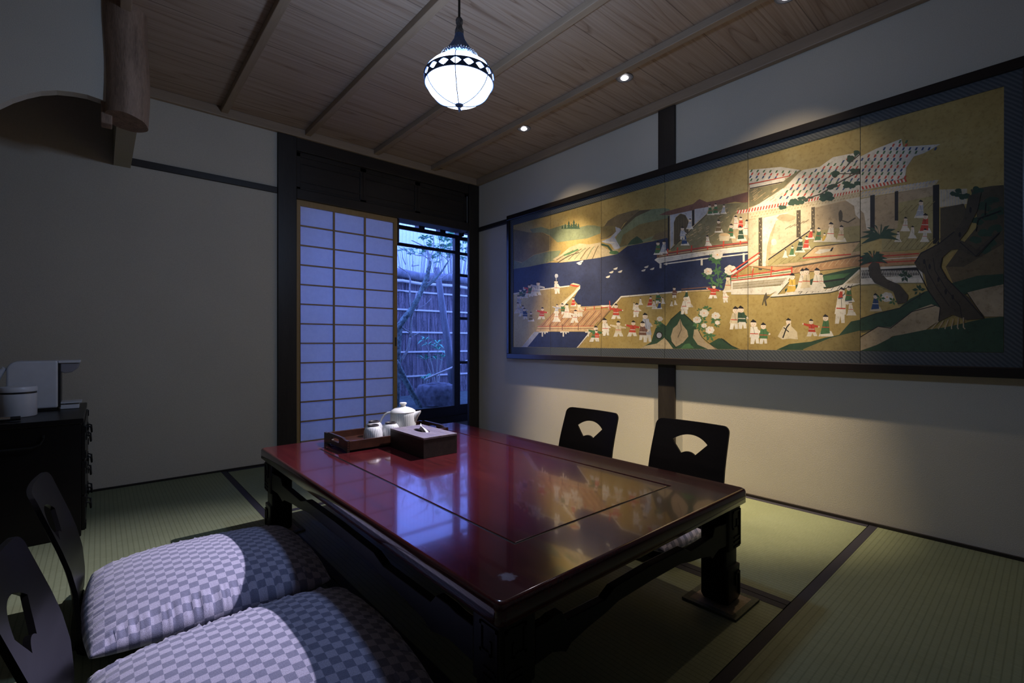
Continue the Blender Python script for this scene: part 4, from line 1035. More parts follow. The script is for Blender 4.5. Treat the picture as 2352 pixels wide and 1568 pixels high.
# -- far pavilion
poly(2, 'wash', [(590, 345), (920, 285), (1000, 260), (1265, 240), (1265, 640), (590, 640)])
poly(2, 'maroon', [(500, 350), (560, 320), (720, 275), (790, 255), (845, 212), (910, 240), (1000, 222), (1120, 190), (1265, 150), (1265, 250), (1150, 235), (1000, 270), (790, 310), (600, 350)])
poly(2, 'grey', [(595, 350), (780, 310), (780, 400), (760, 400), (720, 345), (680, 335), (640, 370), (625, 420), (622, 600), (598, 640)])
poly(2, 'umber', [(628, 605), (628, 410), (645, 370), (685, 338), (725, 350), (750, 400), (752, 490), (690, 580)])
for k in range(5): line(2, 'brown', [(645+k*22, 600-k*20), (645+k*22, 380-k*4)], 2.5)
poly(2, 'black', [(575, 360), (590, 355), (590, 640), (575, 640)]); poly(2, 'black', [(782, 310), (802, 305), (802, 435), (782, 450)])
poly(2, 'grey', [(804, 300), (930, 278), (905, 340), (804, 430)])
poly(2, 'thatch', [(600, 640), (905, 345), (1010, 260), (1265, 240), (1265, 590), (1000, 600), (600, 660)])
rn = random.Random(3)
for k in range(150):
    x = rn.uniform(660, 1235); lo = max(270, 640-(x-600)*.97+20); y = rn.uniform(min(lo, 585), 590)
    line(2, 'olive' if k % 3 else 'plank', [(x, y), (x+26, y-14)], 3)
line(2, 'black', [(600, 645), (905, 348)], 5)
poly(2, 'wash', [(1090, 470), (1140, 350), (1265, 300), (1265, 590), (1130, 590)])
poly(2, 'maroon', [(480, 690), (600, 665), (900, 615), (1265, 575), (1265, 610), (900, 650), (600, 700), (480, 715)])
line(2, 'red', [(560, 675), (900, 625), (1265, 580)], 7); line(2, 'plank', [(500, 702), (900, 642), (1265, 600)], 7)
for x in (570, 655, 775, 915, 1050, 1195): line(2, 'red', [(x, 700-(x-480)*.145+8), (x+4, 652-(x-480)*.145)], 12)
poly(2, 'white', [(460, 735), (480, 718), (900, 655), (1265, 612), (1265, 660), (900, 695), (540, 755), (500, 765)])
line(2, 'grey', [(480, 735), (900, 672), (1265, 632)], 4); line(2, 'grey', [(490, 748), (900, 684), (1265, 646)], 3)
line(2, 'white', [(540, 770), (860, 728), (1265, 680)], 10)
for x, h in ((512, 40), (562, 20), (865, 60), (1225, 75)): line(2, 'white', [(x, 770-(x-512)*.125-5), (x, 770-(x-512)*.125+h-5)], 17)
for i, (x, y, h, c, p) in enumerate([(720, 610, 110, 'blue', 1), (700, 560, 110, 'grey', 0), (760, 470, 90, 'grey', 1), (940, 350, 90, 'green', 1), (985, 345, 95, 'green', 1), (1050, 340, 80, 'grey', 1), (920, 615, 90, 'white', 1), (1010, 500, 110, 'brown', 1),
        (1110, 550, 125, 'green', 1), (1165, 470, 115, 'white', 1), (1200, 470, 105, 'red', 1), (1245, 520, 130, 'white', 1), (1205, 570, 125, 'darkgreen', 1), (490, 690, 115, 'green', 1), (535, 680, 110, 'grey', 1)]):
    child(2, x, y, h, c, 'white', (i % 3-1)*.06, p)
blob(2, 'cream', 1060, 525, 50, 22, 16); blob(2, 'plank', 1060, 518, 42, 14, 16); poly(2, 'cream', [(1012, 530), (1108, 530), (1098, 570), (1018, 572)])
# -- rock and peonies, children in the middle
poly(2, 'darkgreen', [(430, 1440), (470, 1320), (520, 1270), (560, 1300), (600, 1240), (680, 1170), (740, 1215), (820, 1290), (820, 1400), (900, 1460), (980, 1500), (340, 1500)])
poly(2, 'rock', [(600, 1390), (620, 1320), (655, 1290), (680, 1240), (700, 1290), (740, 1340), (750, 1390), (700, 1450), (640, 1480), (610, 1440)])
poly(2, 'rock', [(800, 1330), (830, 1330), (860, 1390), (900, 1440), (1000, 1502), (920, 1500), (830, 1460), (790, 1400)])
poly(2, 'wash', [(340, 1500), (380, 1470), (480, 1450), (545, 1400), (580, 1440), (620, 1500)])
poly(2, 'darkgreen', [(640, 1500), (690, 1450), (745, 1435), (830, 1470), (900, 1500)]); poly(2, 'green', [(680, 1495), (720, 1455), (760, 1450), (800, 1490)])
line(2, 'black', [(600, 1245), (680, 1172), (815, 1290)], 5); line(2, 'black', [(555, 1410), (610, 1440), (650, 1490)], 5); line(2, 'umber', [(680, 1250), (690, 1330), (660, 1400)], 5); line(2, 'black', [(835, 1335), (870, 1400), (990, 1500)], 5)
poly(2, 'darkgreen', [(930, 1450), (1010, 1405), (1050, 1410), (1120, 1465), (1180, 1500), (1000, 1500)]); line(2, 'black', [(1030, 1405), (1100, 1460), (1190, 1500)], 5)
blob(2, 'black', 500, 1380, 30, 32, 14); blob(2, 'grey', 500, 1380, 22, 24, 12)
for x, y, r in ((1000, 690, 55), (920, 832, 42), (1110, 825, 58), (885, 1190, 45), (825, 1248, 42), (985, 1212, 45), (935, 1335, 45), (885, 1295, 28), (505, 1240, 30), (1000, 1270, 26)):
    leaves(2, x+random.uniform(-20, 20), y+r*.8, r*1.1, 7); 
for x, y, r in ((945, 720, 40), (1005, 735, 45), (1000, 830, 50), (940, 870, 40), (1070, 870, 40), (1010, 930, 60), (960, 940, 45), (910, 1150, 40), (850, 1170, 30), (940, 1385, 50), (880, 1265, 45), (860, 1310, 40), (490, 1280, 40), (1120, 880, 40)): leaves(2, x, y, r, 6, 'green')
line(2, 'green', [(1000, 690), (990, 800), (1010, 900), (1000, 960)], 7); line(2, 'green', [(920, 850), (960, 940)], 6); line(2, 'green', [(1110, 840), (1020, 930)], 6)
for x, y, r in ((1000, 690, 46), (920, 832, 36), (1112, 822, 52), (885, 1190, 40), (825, 1248, 36), (985, 1212, 36), (935, 1335, 38), (885, 1297, 24), (505, 1240, 26), (1000, 1272, 22)): flower(2, x, y, r)
for i, (x, y, h, c, p) in enumerate([(45, 1385, 150, 'white', 0), (150, 1392, 135, 'cream', 2), (268, 1390, 135, 'red', 2), (400, 1440, 250, 'grey', 0), (358, 1420, 160, 'maroon', 0), (300, 1225, 120, 'white', 0), (290, 1160, 60, 'white', 1), (340, 1120, 60, 'white', 1),
        (420, 1135, 90, 'red', 1), (460, 1155, 75, 'white', 1), (490, 1110, 105, 'green', 0), (500, 1155, 70, 'blue', 1), (535, 1110, 55, 'white', 1), (630, 1060, 95, 'maroon', 0), (605, 1130, 45, 'white', 1), (640, 1120, 45, 'white', 1), (130, 1240, 130, 'red', 2),
        (715, 1200, 160, 'white', 0), (760, 1140, 90, 'white', 1), (735, 1060, 70, 'darkgreen', 1), (960, 1065, 120, 'red', 2), (1070, 1100, 110, 'white', 0), (1090, 1010, 140, 'cream', 1), (1140, 1330, 195, 'cream', 0), (1215, 1325, 195, 'darkgreen', 0)]):
    child(2, x, y, h, c, 'white', (i % 3-1)*.07, p, adult=h > 200)
# -- near pavilion
poly(3, 'peach', [(52, 430), (350, 350), (800, 330), (800, 960), (52, 960)])
poly(3, 'cream', [(52, 660), (160, 630), (160, 960), (52, 960)])
poly(3, 'white', [(60, 320), (270, 300), (400, 320), (350, 365), (60, 410)])
poly(3, 'white', [(270, 470), (390, 340), (420, 320), (530, 300), (620, 235), (800, 200), (800, 470), (420, 520), (60, 580)])
poly(3, 'white', [(120, 550), (290, 440), (300, 530)])
cols = ['green', 'white', 'red', 'white', 'blue', 'white']
for r in range(17):
    for k in range(26):
        x = 300+k*22-r*20+ (r % 2)*9+120; y = 215+r*20
        # inside the sloping roof?
        ytop = 330-(x-400)*.33 if x > 400 else 330+(400-x)*1.0
        ybot = 545-(x-150)*.145
        if x < 95 or x > 790 or y < ytop+6 or y > ybot-22: continue
        c = cols[(k*3+r*2) % 6]
        if c != 'white': poly(3, c, [(x, y), (x+12, y-1), (x-1, y+18), (x-13, y+19)])
for r in range(4):
    for k in range(16):
        x = 75+k*21-r*3+(r % 2)*8; y = 318+r*20+(k*.6)
        if y > 395-(x-60)*.18 or x > 372: continue
        c = cols[(k*3+r*2) % 6]
        if c != 'white': poly(3, c, [(x, y), (x+11, y-1), (x+1, y+16), (x-10, y+17)])
line(3, 'red', [(60, 415), (330, 360)], 6); line(3, 'white', [(65, 430), (300, 382)], 22); line(3, 'black', [(65, 444), (300, 398)], 6)
poly(3, 'thatch', [(60, 450), (270, 410), (350, 350), (400, 320), (410, 322), (290, 440), (120, 548), (60, 570)])
for k in range(30):
    x = 70+rn.uniform(0, 190); y = rn.uniform(460, 540); line(3, 'plank', [(x, y), (x+30, y-22)], 2.5)
# eave: red and white band, fretted soffit
poly(3, 'white', [(-20, 590), (60, 580), (420, 518), (812, 430), (812, 460), (420, 545), (60, 605), (-20, 612)])
for k in range(44):
    x = -15+k*19; y = 592-(x-0)*.172 if x > 0 else 592
    poly(3, 'red', [(x, y-4), (x+9, y-6), (x+2, y+18), (x-7, y+20)])
poly(3, 'cream', [(60, 608), (420, 548), (800, 462), (800, 500), (420, 590), (60, 650)])
for k in range(36):
    for m in range(2):
        x = 64+k*20.5+m*10; y = 616-(x-64)*.196+m*17; poly(3, 'wash', [(x, y), (x+10, y-6), (x+10, y+2), (x, y+9)])
# interior
poly(3, 'white', [(150, 640), (330, 600), (240, 660), (200, 750), (180, 830), (170, 970), (150, 970)])
poly(3, 'cream', [(205, 820), (240, 660), (330, 598), (500, 570), (500, 700), (380, 780), (250, 870), (205, 880)])
blob(3, 'wash', 310, 640, 60, 24, 16, .15); blob(3, 'white', 225, 800, 20, 24, 10, .2)
poly(3, 'rock', [(500, 570), (800, 510), (800, 700), (690, 710), (500, 730)])
poly(3, 'white', [(700, 520), (800, 500), (800, 650), (770, 620), (760, 560)]); blob(3, 'umber', 670, 630, 14, 40, 10, .2); line(3, 'umber', [(660, 650), (720, 670), (770, 640)], 8)
for k in range(5): line(3, 'brown', [(300+k*30, 715-k*10), (340+k*30, 690-k*10)], 4)
poly(3, 'mat', [(185, 960), (190, 920), (470, 730), (800, 690), (800, 860), (420, 930)])
for k in range(10): line(3, 'olive', [(200+k*60, 955-k*9), (270+k*60, 900-k*9)], 3)
line(3, 'black', [(188, 918), (470, 722)], 7)
for x, y0, y1, w_ in ((135, 640, 985, 24), (390, 590, 770, 28), (487, 570, 740, 24)): poly(3, 'umber', [(x-w_/2, y0), (x+w_/2, y0-4), (x+w_/2, y1), (x-w_/2, y1)]); [blob(3, 'wash', x+(k % 3-1)*5, y0+20+k*26, 3, 5, 6) for k in range(int((y1-y0)/28))]
line(3, 'cream', [(80, 660), (82, 990)], 8); line(3, 'plank', [(62, 660), (64, 960)], 4)
poly(3, 'plank', [(420, 900), (500, 830), (800, 795), (740, 880)]); line(3, 'black', [(420, 902), (500, 832), (800, 797)], 5); poly(3, 'white', [(495, 875), (530, 850), (610, 845), (640, 830), (600, 860), (530, 880)]); line(3, 'red', [(418, 908), (740, 882)], 8); poly(3, 'black', [(598, 862), (612, 838), (625, 836), (612, 862)])
for x, y, h, c, p in ((300, 905, 55, 'white', 1), (345, 895, 70, 'green', 1), (398, 870, 100, 'darkgreen', 1), (440, 850, 90, 'red', 1), (470, 780, 70, 'red', 1), (520, 800, 95, 'green', 1), (560, 800, 60, 'yellow', 1), (600, 800, 130, 'white', 1), (670, 800, 110, 'cream', 1)): child(3, x, y, h, c, 'white', .05, p)
# veranda, rails, lattice, steps
poly(3, 'deck', [(60, 960), (345, 965), (800, 880), (800, 960), (345, 1010)])
for k in range(12): line(3, 'plank', [(350+k*40, 1000-k*6), (390+k*40, 950-k*6)], 4)
line(3, 'umber', [(345, 968), (800, 890)], 10)
line(3, 'red', [(-60, 1000), (130, 870)], 8); line(3, 'red', [(-60, 1030), (130, 905)], 7); line(3, 'white', [(-50, 1015), (130, 888)], 5)
line(3, 'red', [(-60, 1035), (200, 1000), (345, 975)], 8); line(3, 'red', [(-60, 1060), (200, 1030), (345, 1012)], 8); poly(3, 'cream', [(-60, 1040), (345, 985), (345, 1008), (-60, 1056)]); line(3, 'green', [(-60, 1047), (345, 997)], 6); line(3, 'red', [(345, 965), (345, 1015)], 10)
for x in (-20, 80, 205): line(3, 'red', [(x, 1050-(x+60)*.1), (x+8, 990-(x+60)*.1)], 7)
poly(3, 'white', [(-60, 1062), (345, 1020), (290, 1100), (200, 1150), (-60, 1150)])
poly(3, 'olive', [(-50, 1075), (310, 1040), (270, 1090), (-50, 1115)])
for k in range(40):
    line(3, 'white', [(-50+k*9, 1075-k*.9), (-40+k*9, 1115-k*.9)], 2); line(3, 'white', [(-40+k*9, 1075-k*.9), (-50+k*9, 1115-k*.9)], 2)
poly(3, 'white', [(200, 1165), (310, 1060), (330, 1060), (250, 1150), (600, 1110), (800, 1050), (800, 1080), (600, 1135), (220, 1165)])
poly(3, 'darkgreen', [(300, 1115), (550, 1020), (800, 965), (800, 1040), (620, 1100), (300, 1125)]); poly(3, 'green', [(540, 1030), (740, 1005), (690, 1040), (540, 1060)]); line(3, 'black', [(540, 1068), (700, 1045)], 10)
for k in range(9): line(3, 'black', [(395+k*42, 1150-k*5), (415+k*42, 1130-k*6)], 3)
line(3, 'white', [(660, 1115), (800, 985)], 12); poly(3, 'cream', [(700, 1080), (800, 990), (800, 1075)])
for k in range(9): line(3, 'umber', [(715+k*10, 1075), (730+k*10, 1060-k*7)], 2.5)
for x, y, h, c, a in ((345, 1150, 140, 'yellow', 0), (415, 1130, 150, 'white', 0), (440, 1125, 150, 'cream', 0), (510, 1130, 155, 'white', 0), (540, 1100, 90, 'white', 0)): child(3, x, y, h, c, 'white', .02, 1)
for i, (x, y, h, c, p) in enumerate([(98, 1480, 160, 'white', 0), (155, 1480, 140, 'green', 0), (315, 1445, 135, 'cream', 1), (480, 1430, 115, 'red', 2), (570, 1430, 145, 'green', 1), (665, 1345, 240, 'white', 0), (740, 1290, 95, 'white', 1), (725, 1200, 105, 'green', 1), (670, 1180, 70, 'red', 1), (15, 1370, 140, 'darkgreen', 0)]):
    child(3, x, y, h, c, 'white', (i % 3-1)*.05, p, adult=h > 200)
poly(3, 'cream', [(250, 1430), (290, 1360), (340, 1360), (380, 1400), (385, 1450), (330, 1445), (280, 1450)]); line(3, 'black', [(285, 1440), (310, 1370), (330, 1345)], 8); line(3, 'black', [(290, 1370), (325, 1400)], 6)
poly(3, 'umber', [(160, 1160), (175, 1135), (180, 1160), (200, 1160), (172, 1185), (180, 1222), (170, 1225), (160, 1190), (152, 1222), (146, 1218), (155, 1180)])
poly(3, 'darkgreen', [(245, 1518), (330, 1480), (470, 1465), (560, 1440), (660, 1420), (740, 1330), (800, 1318), (800, 1525), (245, 1525)])
poly(3, 'olive', [(420, 1515), (600, 1440), (800, 1390), (800, 1525), (420, 1525)])
# pine boughs over the roof
for x, y, r in ((280, 570, 34), (345, 535, 40), (385, 540, 36), (450, 512, 32), (410, 505, 26), (580, 500, 56), (640, 345, 46), (610, 430, 40), (720, 420, 46), (740, 245, 46), (780, 205, 36), (775, 330, 44), (780, 410, 36)): pine(3, x, y, r)
line(3, 'trunk', [(800, 330), (700, 380), (600, 440), (540, 480), (420, 520)], 8); line(3, 'trunk', [(800, 215), (740, 265), (680, 330)], 7); line(3, 'trunk', [(800, 345), (660, 345)], 6)
# -- last panel: end of the pavilion, palm, old tree
poly(4, 'white', [(40, 440), (130, 395), (270, 340), (280, 385), (490, 370), (400, 420), (340, 440), (300, 500), (290, 560), (130, 600), (40, 625)])
for r in range(13):
    for k in range(26):
        x = 45+k*18-r*8+(r % 2)*7; y = 348+r*20
        inside = (x < 300 and y > 440-(x-40)*.42 and y < 590-(x-40)*.12) or (300 <= x < 480 and 372 < y < 430-(x-300)*.25)
        if x < 42 or not inside: continue
        c = cols[(k*3+r*2) % 6]
        if c != 'white': poly(4, c, [(x, y), (x+11, y-1), (x+3, y+16), (x-8, y+17)])
poly(4, 'white', [(40, 610), (290, 565), (300, 580), (40, 632)]); 
for k in range(13): poly(4, 'red', [(45+k*20, 608-k*3.6), (55+k*20, 606-k*3.6), (62+k*20, 624-k*3.6), (52+k*20, 626-k*3.6)])
poly(4, 'cream', [(40, 640), (480, 570), (470, 590), (440, 610), (40, 675)])
for k in range(22): poly(4, 'grey', [(50+k*19, 640-k*3), (62+k*19, 632-k*3), (56+k*19, 646-k*3), (44+k*19, 654-k*3)])
for k in range(20): poly(4, 'grey', [(50+k*19, 660-k*3), (62+k*19, 652-k*3), (56+k*19, 664-k*3), (44+k*19, 672-k*3)])
poly(4, 'rock', [(40, 680), (450, 608), (450, 900), (40, 900)])
poly(4, 'mat', [(255, 700), (450, 660), (450, 900), (380, 960), (160, 975), (160, 900), (250, 840)])
poly(4, 'white', [(40, 680), (95, 668), (95, 850), (75, 850), (60, 760), (40, 740)])
for x, w_, y1 in ((108, 26, 860), (243, 20, 800), (465, 34, 930)): poly(4, 'black', [(x-w_/2, 660-(x-100)*.16), (x+w_/2, 655-(x-100)*.16), (x+w_/2, y1), (x-w_/2, y1)])
for k in range(10): line(4, 'olive', [(170+k*30, 960), (220+k*30, 900)], 3)
for k in range(6): line(4, 'olive', [(260+k*32, 760-k*6), (300+k*32, 720-k*6)], 3)
for x, y, h, c, p in ((375, 785, 100, 'grey', 1), (400, 870, 110, 'red', 1), (290, 860, 80, 'white', 1), (330, 900, 70, 'white', 1), (400, 920, 75, 'white', 1), (250, 920, 60, 'white', 1)): child(4, x, y, h, c, 'white', .05, p)
poly(4, 'deck', [(40, 1000), (160, 975), (400, 985), (380, 1040), (40, 1070)]); line(4, 'red', [(40, 1010), (370, 985)], 7); line(4, 'red', [(40, 1040), (370, 1025)], 7); line(4, 'white', [(40, 1025), (370, 1005)], 5)
poly(4, 'white', [(40, 1065), (380, 1050), (400, 1150), (250, 1150), (40, 1160)]); poly(4, 'black', [(45, 1080), (360, 1062), (370, 1108), (45, 1125)])
for k in range(36): line(4, 'white', [(45+k*9.2, 1080), (53+k*9.2, 1122)], 2.2); line(4, 'white', [(53+k*9.2, 1080), (45+k*9.2, 1122)], 2.2)
child(4, 125, 1310, 100, 'blue', 'cream', 0, 1)
flower(4, 190, 1230, 34); leaves(4, 150, 1235, 28, 5); leaves(4, 225, 1255, 30, 5); leaves(4, 370, 1190, 40, 6, 'darkgreen'); leaves(4, 290, 1110, 40, 6, 'darkgreen')
poly(4, 'cream', [(485, 625), (640, 620), (640, 705), (485, 725)]); 
for k in range(9): line(4, 'grey', [(495+k*16, 626), (495+k*16, 722)], 2.5)
poly(4, 'umber', [(490, 730), (620, 705), (640, 760), (620, 800), (560, 870), (490, 930)])
poly(4, 'umber', [(660, 625), (780, 605), (845, 600), (845, 1060), (560, 1150), (520, 1060), (600, 950), (700, 830), (690, 720)])
for k in range(14): pine(4, 690+(k*37) % 140, 660+(k*61) % 340, 44, k)
for x, y, r in ((570, 650, 34), (620, 660, 40), (590, 635, 26), (700, 630, 42)): pine(4, x, y, r)
poly(4, 'brown', [(520, 1060), (620, 1060), (845, 930), (845, 1110), (560, 1150)])
poly(4, 'darkgreen', [(40, 1420), (40, 1350), (130, 1320), (260, 1290), (320, 1240), (400, 1200), (560, 1150), (700, 1110), (845, 1100), (845, 1160), (700, 1190), (640, 1210), (500, 1290), (330, 1330), (240, 1400), (130, 1410)])
poly(4, 'rock', [(40, 1540), (40, 1460), (140, 1395), (210, 1400), (330, 1310), (440, 1270), (490, 1290), (500, 1350), (400, 1420), (220, 1450), (140, 1510)])
poly(4, 'rock', [(640, 1205), (740, 1180), (845, 1158), (845, 1340), (740, 1340), (680, 1270)])
poly(4, 'darkgreen', [(40, 1540), (130, 1500), (230, 1450), (400, 1415), (520, 1400), (740, 1350), (845, 1340), (845, 1545)])
line(4, 'black', [(40, 1455), (140, 1395), (210, 1405), (330, 1312), (470, 1275)], 5); line(4, 'black', [(640, 1205), (690, 1280), (735, 1345)], 5); line(4, 'black', [(40, 1352), (130, 1322), (260, 1292), (400, 1205)], 4)
# palm
poly(4, 'trunk', [(85, 1060), (110, 1030), (145, 1040), (160, 1100), (190, 1130), (260, 1160), (310, 1220), (300, 1260), (250, 1270), (225, 1200), (120, 1150), (92, 1110)])
for cx, cy, s_ in ((150, 890, 1.0), (110, 1020, .75)):
    for a in range(-200, 30, 23):
        l = 115*s_; q_ = radians(a); poly(4, 'darkgreen', [(cx, cy-8), (cx+l*.5*cos(q_), cy+l*.42*sin(q_)-14), (cx+l*cos(q_), cy+l*.75*sin(q_)+12), (cx+l*.5*cos(q_)+6, cy+l*.42*sin(q_)+8), (cx, cy+10)])
# old tree
poly(4, 'trunk', [(345, 1040), (380, 980), (480, 930), (570, 860), (620, 790), (650, 660), (720, 640), (700, 740), (640, 860), (600, 910), (640, 925), (690, 965), (790, 880), (830, 860), (700, 1000), (680, 1000), (600, 960), (550, 965), (500, 1010), (490, 1060), (530, 1130), (600, 1200), (650, 1230), (690, 1290), (735, 1350), (640, 1360), (560, 1330), (480, 1370), (490, 1290), (420, 1190), (400, 1100), (360, 1070)])
line(4, 'black', [(345, 1040), (380, 985), (480, 932), (570, 862)], 6); line(4, 'black', [(500, 1010), (490, 1060), (530, 1130), (600, 1200), (735, 1350)], 6); line(4, 'black', [(360, 1070), (420, 1190), (490, 1290), (480, 1370)], 6)
line(4, 'black', [(600, 920), (690, 1000), (820, 870)], 6); line(4, 'black', [(400, 1020), (420, 1090), (470, 1180), (540, 1280)], 4); line(4, 'black', [(450, 1010), (460, 1080), (520, 1180), (600, 1280), (610, 1340)], 4)
for k in range(6): line(4, 'rock', [(480+k*28, 1365-k*4), (450+k*34, 1400), (440+k*38, 1410)], 7)
for x, y in ((400, 1030), (430, 1060), (480, 1130), (520, 1200), (560, 1230), (600, 880), (660, 740)): blob(4, 'black', x, y, 7, 16, 9, .2)
line(4, 'black', [(700, 790), (760, 770), (830, 745)], 7); line(4, 'black', [(740, 770), (745, 700)], 5); line(4, 'black', [(690, 860), (700, 800), (710, 790)], 5)

# turn the painted shapes into one relief-thin mesh, then cut it at the folds: one panel each
bm0 = bmesh.new()
def pface(idx, pts, off):
    vsx = [bm0.verts.new((-off, p[0]-1.5, p[1]-1.25)) for p in pts]
    try: f = bm0.faces.new(vsx)
    except ValueError: return
    f.material_index = idx
pface(0, [(py0, pz0), (py1, pz0), (py1, pz1), (py0, pz1)], 0.0)
placed = []
for i, (idx, pts) in enumerate(art):
    cl = []
    for p in pts:
        p = (min(max(p[0], py0+0.001), py1-0.001), min(max(p[1], pz0+0.001), pz1-0.001))
        if not cl or hypot(p[0]-cl[-1][0], p[1]-cl[-1][1]) > 1e-5: cl.append(p)
    if len(cl) > 2 and hypot(cl[0][0]-cl[-1][0], cl[0][1]-cl[-1][1]) < 1e-5: cl.pop()
    if len(cl) < 3: continue
    b = (min(p[0] for p in cl), max(p[0] for p in cl), min(p[1] for p in cl), max(p[1] for p in cl)); lv = 0
    for q in placed:
        if q[4] >= lv and q[0] < b[1] and b[0] < q[1] and q[2] < b[3] and b[2] < q[3]: lv = q[4]+1
    placed.append(b+(lv,)); pface(idx, cl, 0.00003+lv*0.000012)
for f in bm0.faces:
    f.normal_update()
    if f.normal.x > 0: f.normal_flip()
edges_ = [py0]+folds+[py1]
for k in range(6):
    bm = bm0.copy(); a, b = edges_[k], edges_[k+1]
    for yy, nrm in ((a+0.0012*(k > 0), -1), (b-0.0012*(k < 5), 1)):
        bmesh.ops.bisect_plane(bm, geom=bm.verts[:]+bm.edges[:]+bm.faces[:], dist=1e-7, plane_co=(0, yy-1.5, 0), plane_no=(0, nrm, 0), clear_outer=True)
    bmesh.ops.triangulate(bm, faces=bm.faces[:], ngon_method='EAR_CLIP')
    me = bpy.data.meshes.new('painted_panel'); bm.to_mesh(me); bm.free()
    for nm in names: me.materials.append(MATS[nm])
    o = bpy.data.objects.new('painted_panel', me); COL.objects.link(o); o.parent = ps
    o.location = Vector((PX, 1.5, 1.25))-Vector(ps.location)
    md = o.modifiers.new('sheet', 'SOLIDIFY') if False else None
    # brocade strips above and below this panel
    ya, yb = (a if k else fy0+0.05)+0.001, (b if k < 5 else fy1-0.03)-0.001
    strips = [(ya, yb, pz1, fz1-0.038), (ya, yb, fz0+0.038, pz0)]
    if k == 0: strips.append((ya, py0, pz0, pz1))
    if k == 5: strips.append((py1, yb, pz0, pz1))
    for b0, b1, b2_, b3 in strips: MB().box(PX-0.0035, PX+0.0025, b0, b1, b2_, b3).build('brocade_border', 'brocade', o)
bm0.free()

# ================================================================== CHEST AND WHAT STANDS ON IT
cx0, cx1, cy0, cy1, ch = -0.50, -0.055, 2.63, 3.315, 0.487
cst = thing('drawer_chest', 'black lacquered drawer chest with iron fittings standing in the alcove', 'chest', ((cx0+cx1)/2, (cy0+cy1)/2, 0))
MB().box(cx0, cx1-0.004, cy0+0.004, cy1-0.004, 0.002, ch-0.022).build('case', 'chest_wood', cst, bevel=0.002)
MB().box(cx0, cx1+0.004, cy0, cy1, ch-0.022, ch).build('top', 'chest_wood', cst, bevel=0.003)
for k in range(3):
    z0_, z1_ = 0.02+k*0.147, 0.02+k*0.147+0.140
    d = MB().box(cx1-0.004, cx1+0.008, cy0+0.02, cy1-0.02, z0_, z1_).build('drawer', 'chest_wood', cst, bevel=0.002)
    zc_ = (z0_+z1_)/2
    for yy in (cy0+0.20, cy1-0.20):
        MB().box(cx1+0.008, cx1+0.011, yy-0.05, yy+0.05, zc_-0.01, zc_+0.02).tube([(cx1+0.010, yy-0.04, zc_+.01), (cx1+0.022, yy-0.04, zc_+.005), (cx1+0.024, yy-0.03, zc_-0.02), (cx1+0.024, yy+0.03, zc_-0.02), (cx1+0.022, yy+0.04, zc_+.005), (cx1+0.010, yy+0.04, zc_+.01)], 0.004, 6).build('handle', 'iron', d)
    for yy in (cy0+0.02, cy1-0.07):
        for zz in (z0_+0.004, z1_-0.030): MB().box(cx1+0.0078, cx1+0.0115, yy, yy+0.05, zz, zz+0.026).build('iron_mount', 'iron', d)
    MB().tube([(cx1+0.006, (cy0+cy1)/2, zc_+.02), (cx1+0.016, (cy0+cy1)/2, zc_+.02)], 0.014, 12).build('lock_plate', 'iron', d)
hz_ = 0.425
MB().tube([(cx0+0.15, cy0+0.004, hz_+.004), (cx0+0.15, cy0-0.012, hz_-.004), (cx0+0.155, cy0-0.016, hz_-.026), (cx0+0.18, cy0-0.016, hz_-.036), (cx0+0.30, cy0-0.016, hz_-.036), (cx0+0.325, cy0-0.016, hz_-.026), (cx0+0.33, cy0-0.012, hz_-.004), (cx0+0.33, cy0+0.004, hz_+.004)], 0.005, 8)\
    .lathe([(0.0, 0.0), (0.001, 0.0)], 6, (cx0+0.15, cy0, hz_)).build('carrying_handle', 'iron', cst, smooth=True)
CH = ch+0.0008
# capsule coffee machine, side on, its head pointing along +X
cm = thing('coffee_machine', 'white capsule coffee machine with overhanging head and drip tray on the black chest', 'coffee machine', (-0.20, 3.09, CH))
my0, my1 = 3.025, 3.150
bod = rrect(-0.312, -0.147, CH+0.010, CH+0.228, 0.038, 6)
bod = [(x, z) if x < -0.2 else (min(x, -0.147), z) for x, z in bod]
b2 = []
for x, z in bod:
    if x > -0.19: x = -0.147; z = CH+0.228 if z > CH+0.12 else CH+0.010
    if not b2 or hypot(x-b2[-1][0], z-b2[-1][1]) > 1e-4: b2.append((x, z))
MB().prism(b2, 'XZ', my0, my1).build('housing', 'white_plastic', cm, bevel=0.008, seg=3)
MB().box(-0.149, -0.138, my0+0.006, my1-0.006, CH+0.012, CH+0.215).build('front_panel', 'black_plastic', cm)
MB().prism(rrect(-0.147, -0.070, CH+0.216, CH+0.228, 0.004, 3), 'XZ', my0+0.004, my1-0.004).build('lever', 'white_plastic', cm, bevel=0.002)
hp = [(-0.140, CH+0.216), (-0.140, CH+0.176), (-0.125, CH+0.168), (-0.100, CH+0.172), (-0.080, CH+0.190), (-0.072, CH+0.216)]
MB().prism(hp, 'XZ', my0+0.012, my1-0.012).build('brew_head', 'grey_plastic', cm, bevel=0.004)
MB().box(-0.140, -0.075, my0+0.015, my1-0.015, CH+0.0005, CH+0.020).box(-0.140, -0.066, my0+0.010, my1-0.010, CH+0.026, CH+0.033).box(-0.140, -0.125, my0+0.03, my1-0.03, CH+0.015, CH+0.03).build('drip_tray', 'white_plastic', cm, bevel=0.002)
MB().box(-0.30, -0.15, my0+0.01, my1-0.01, CH, CH+0.011).build('base', 'black_plastic', cm)
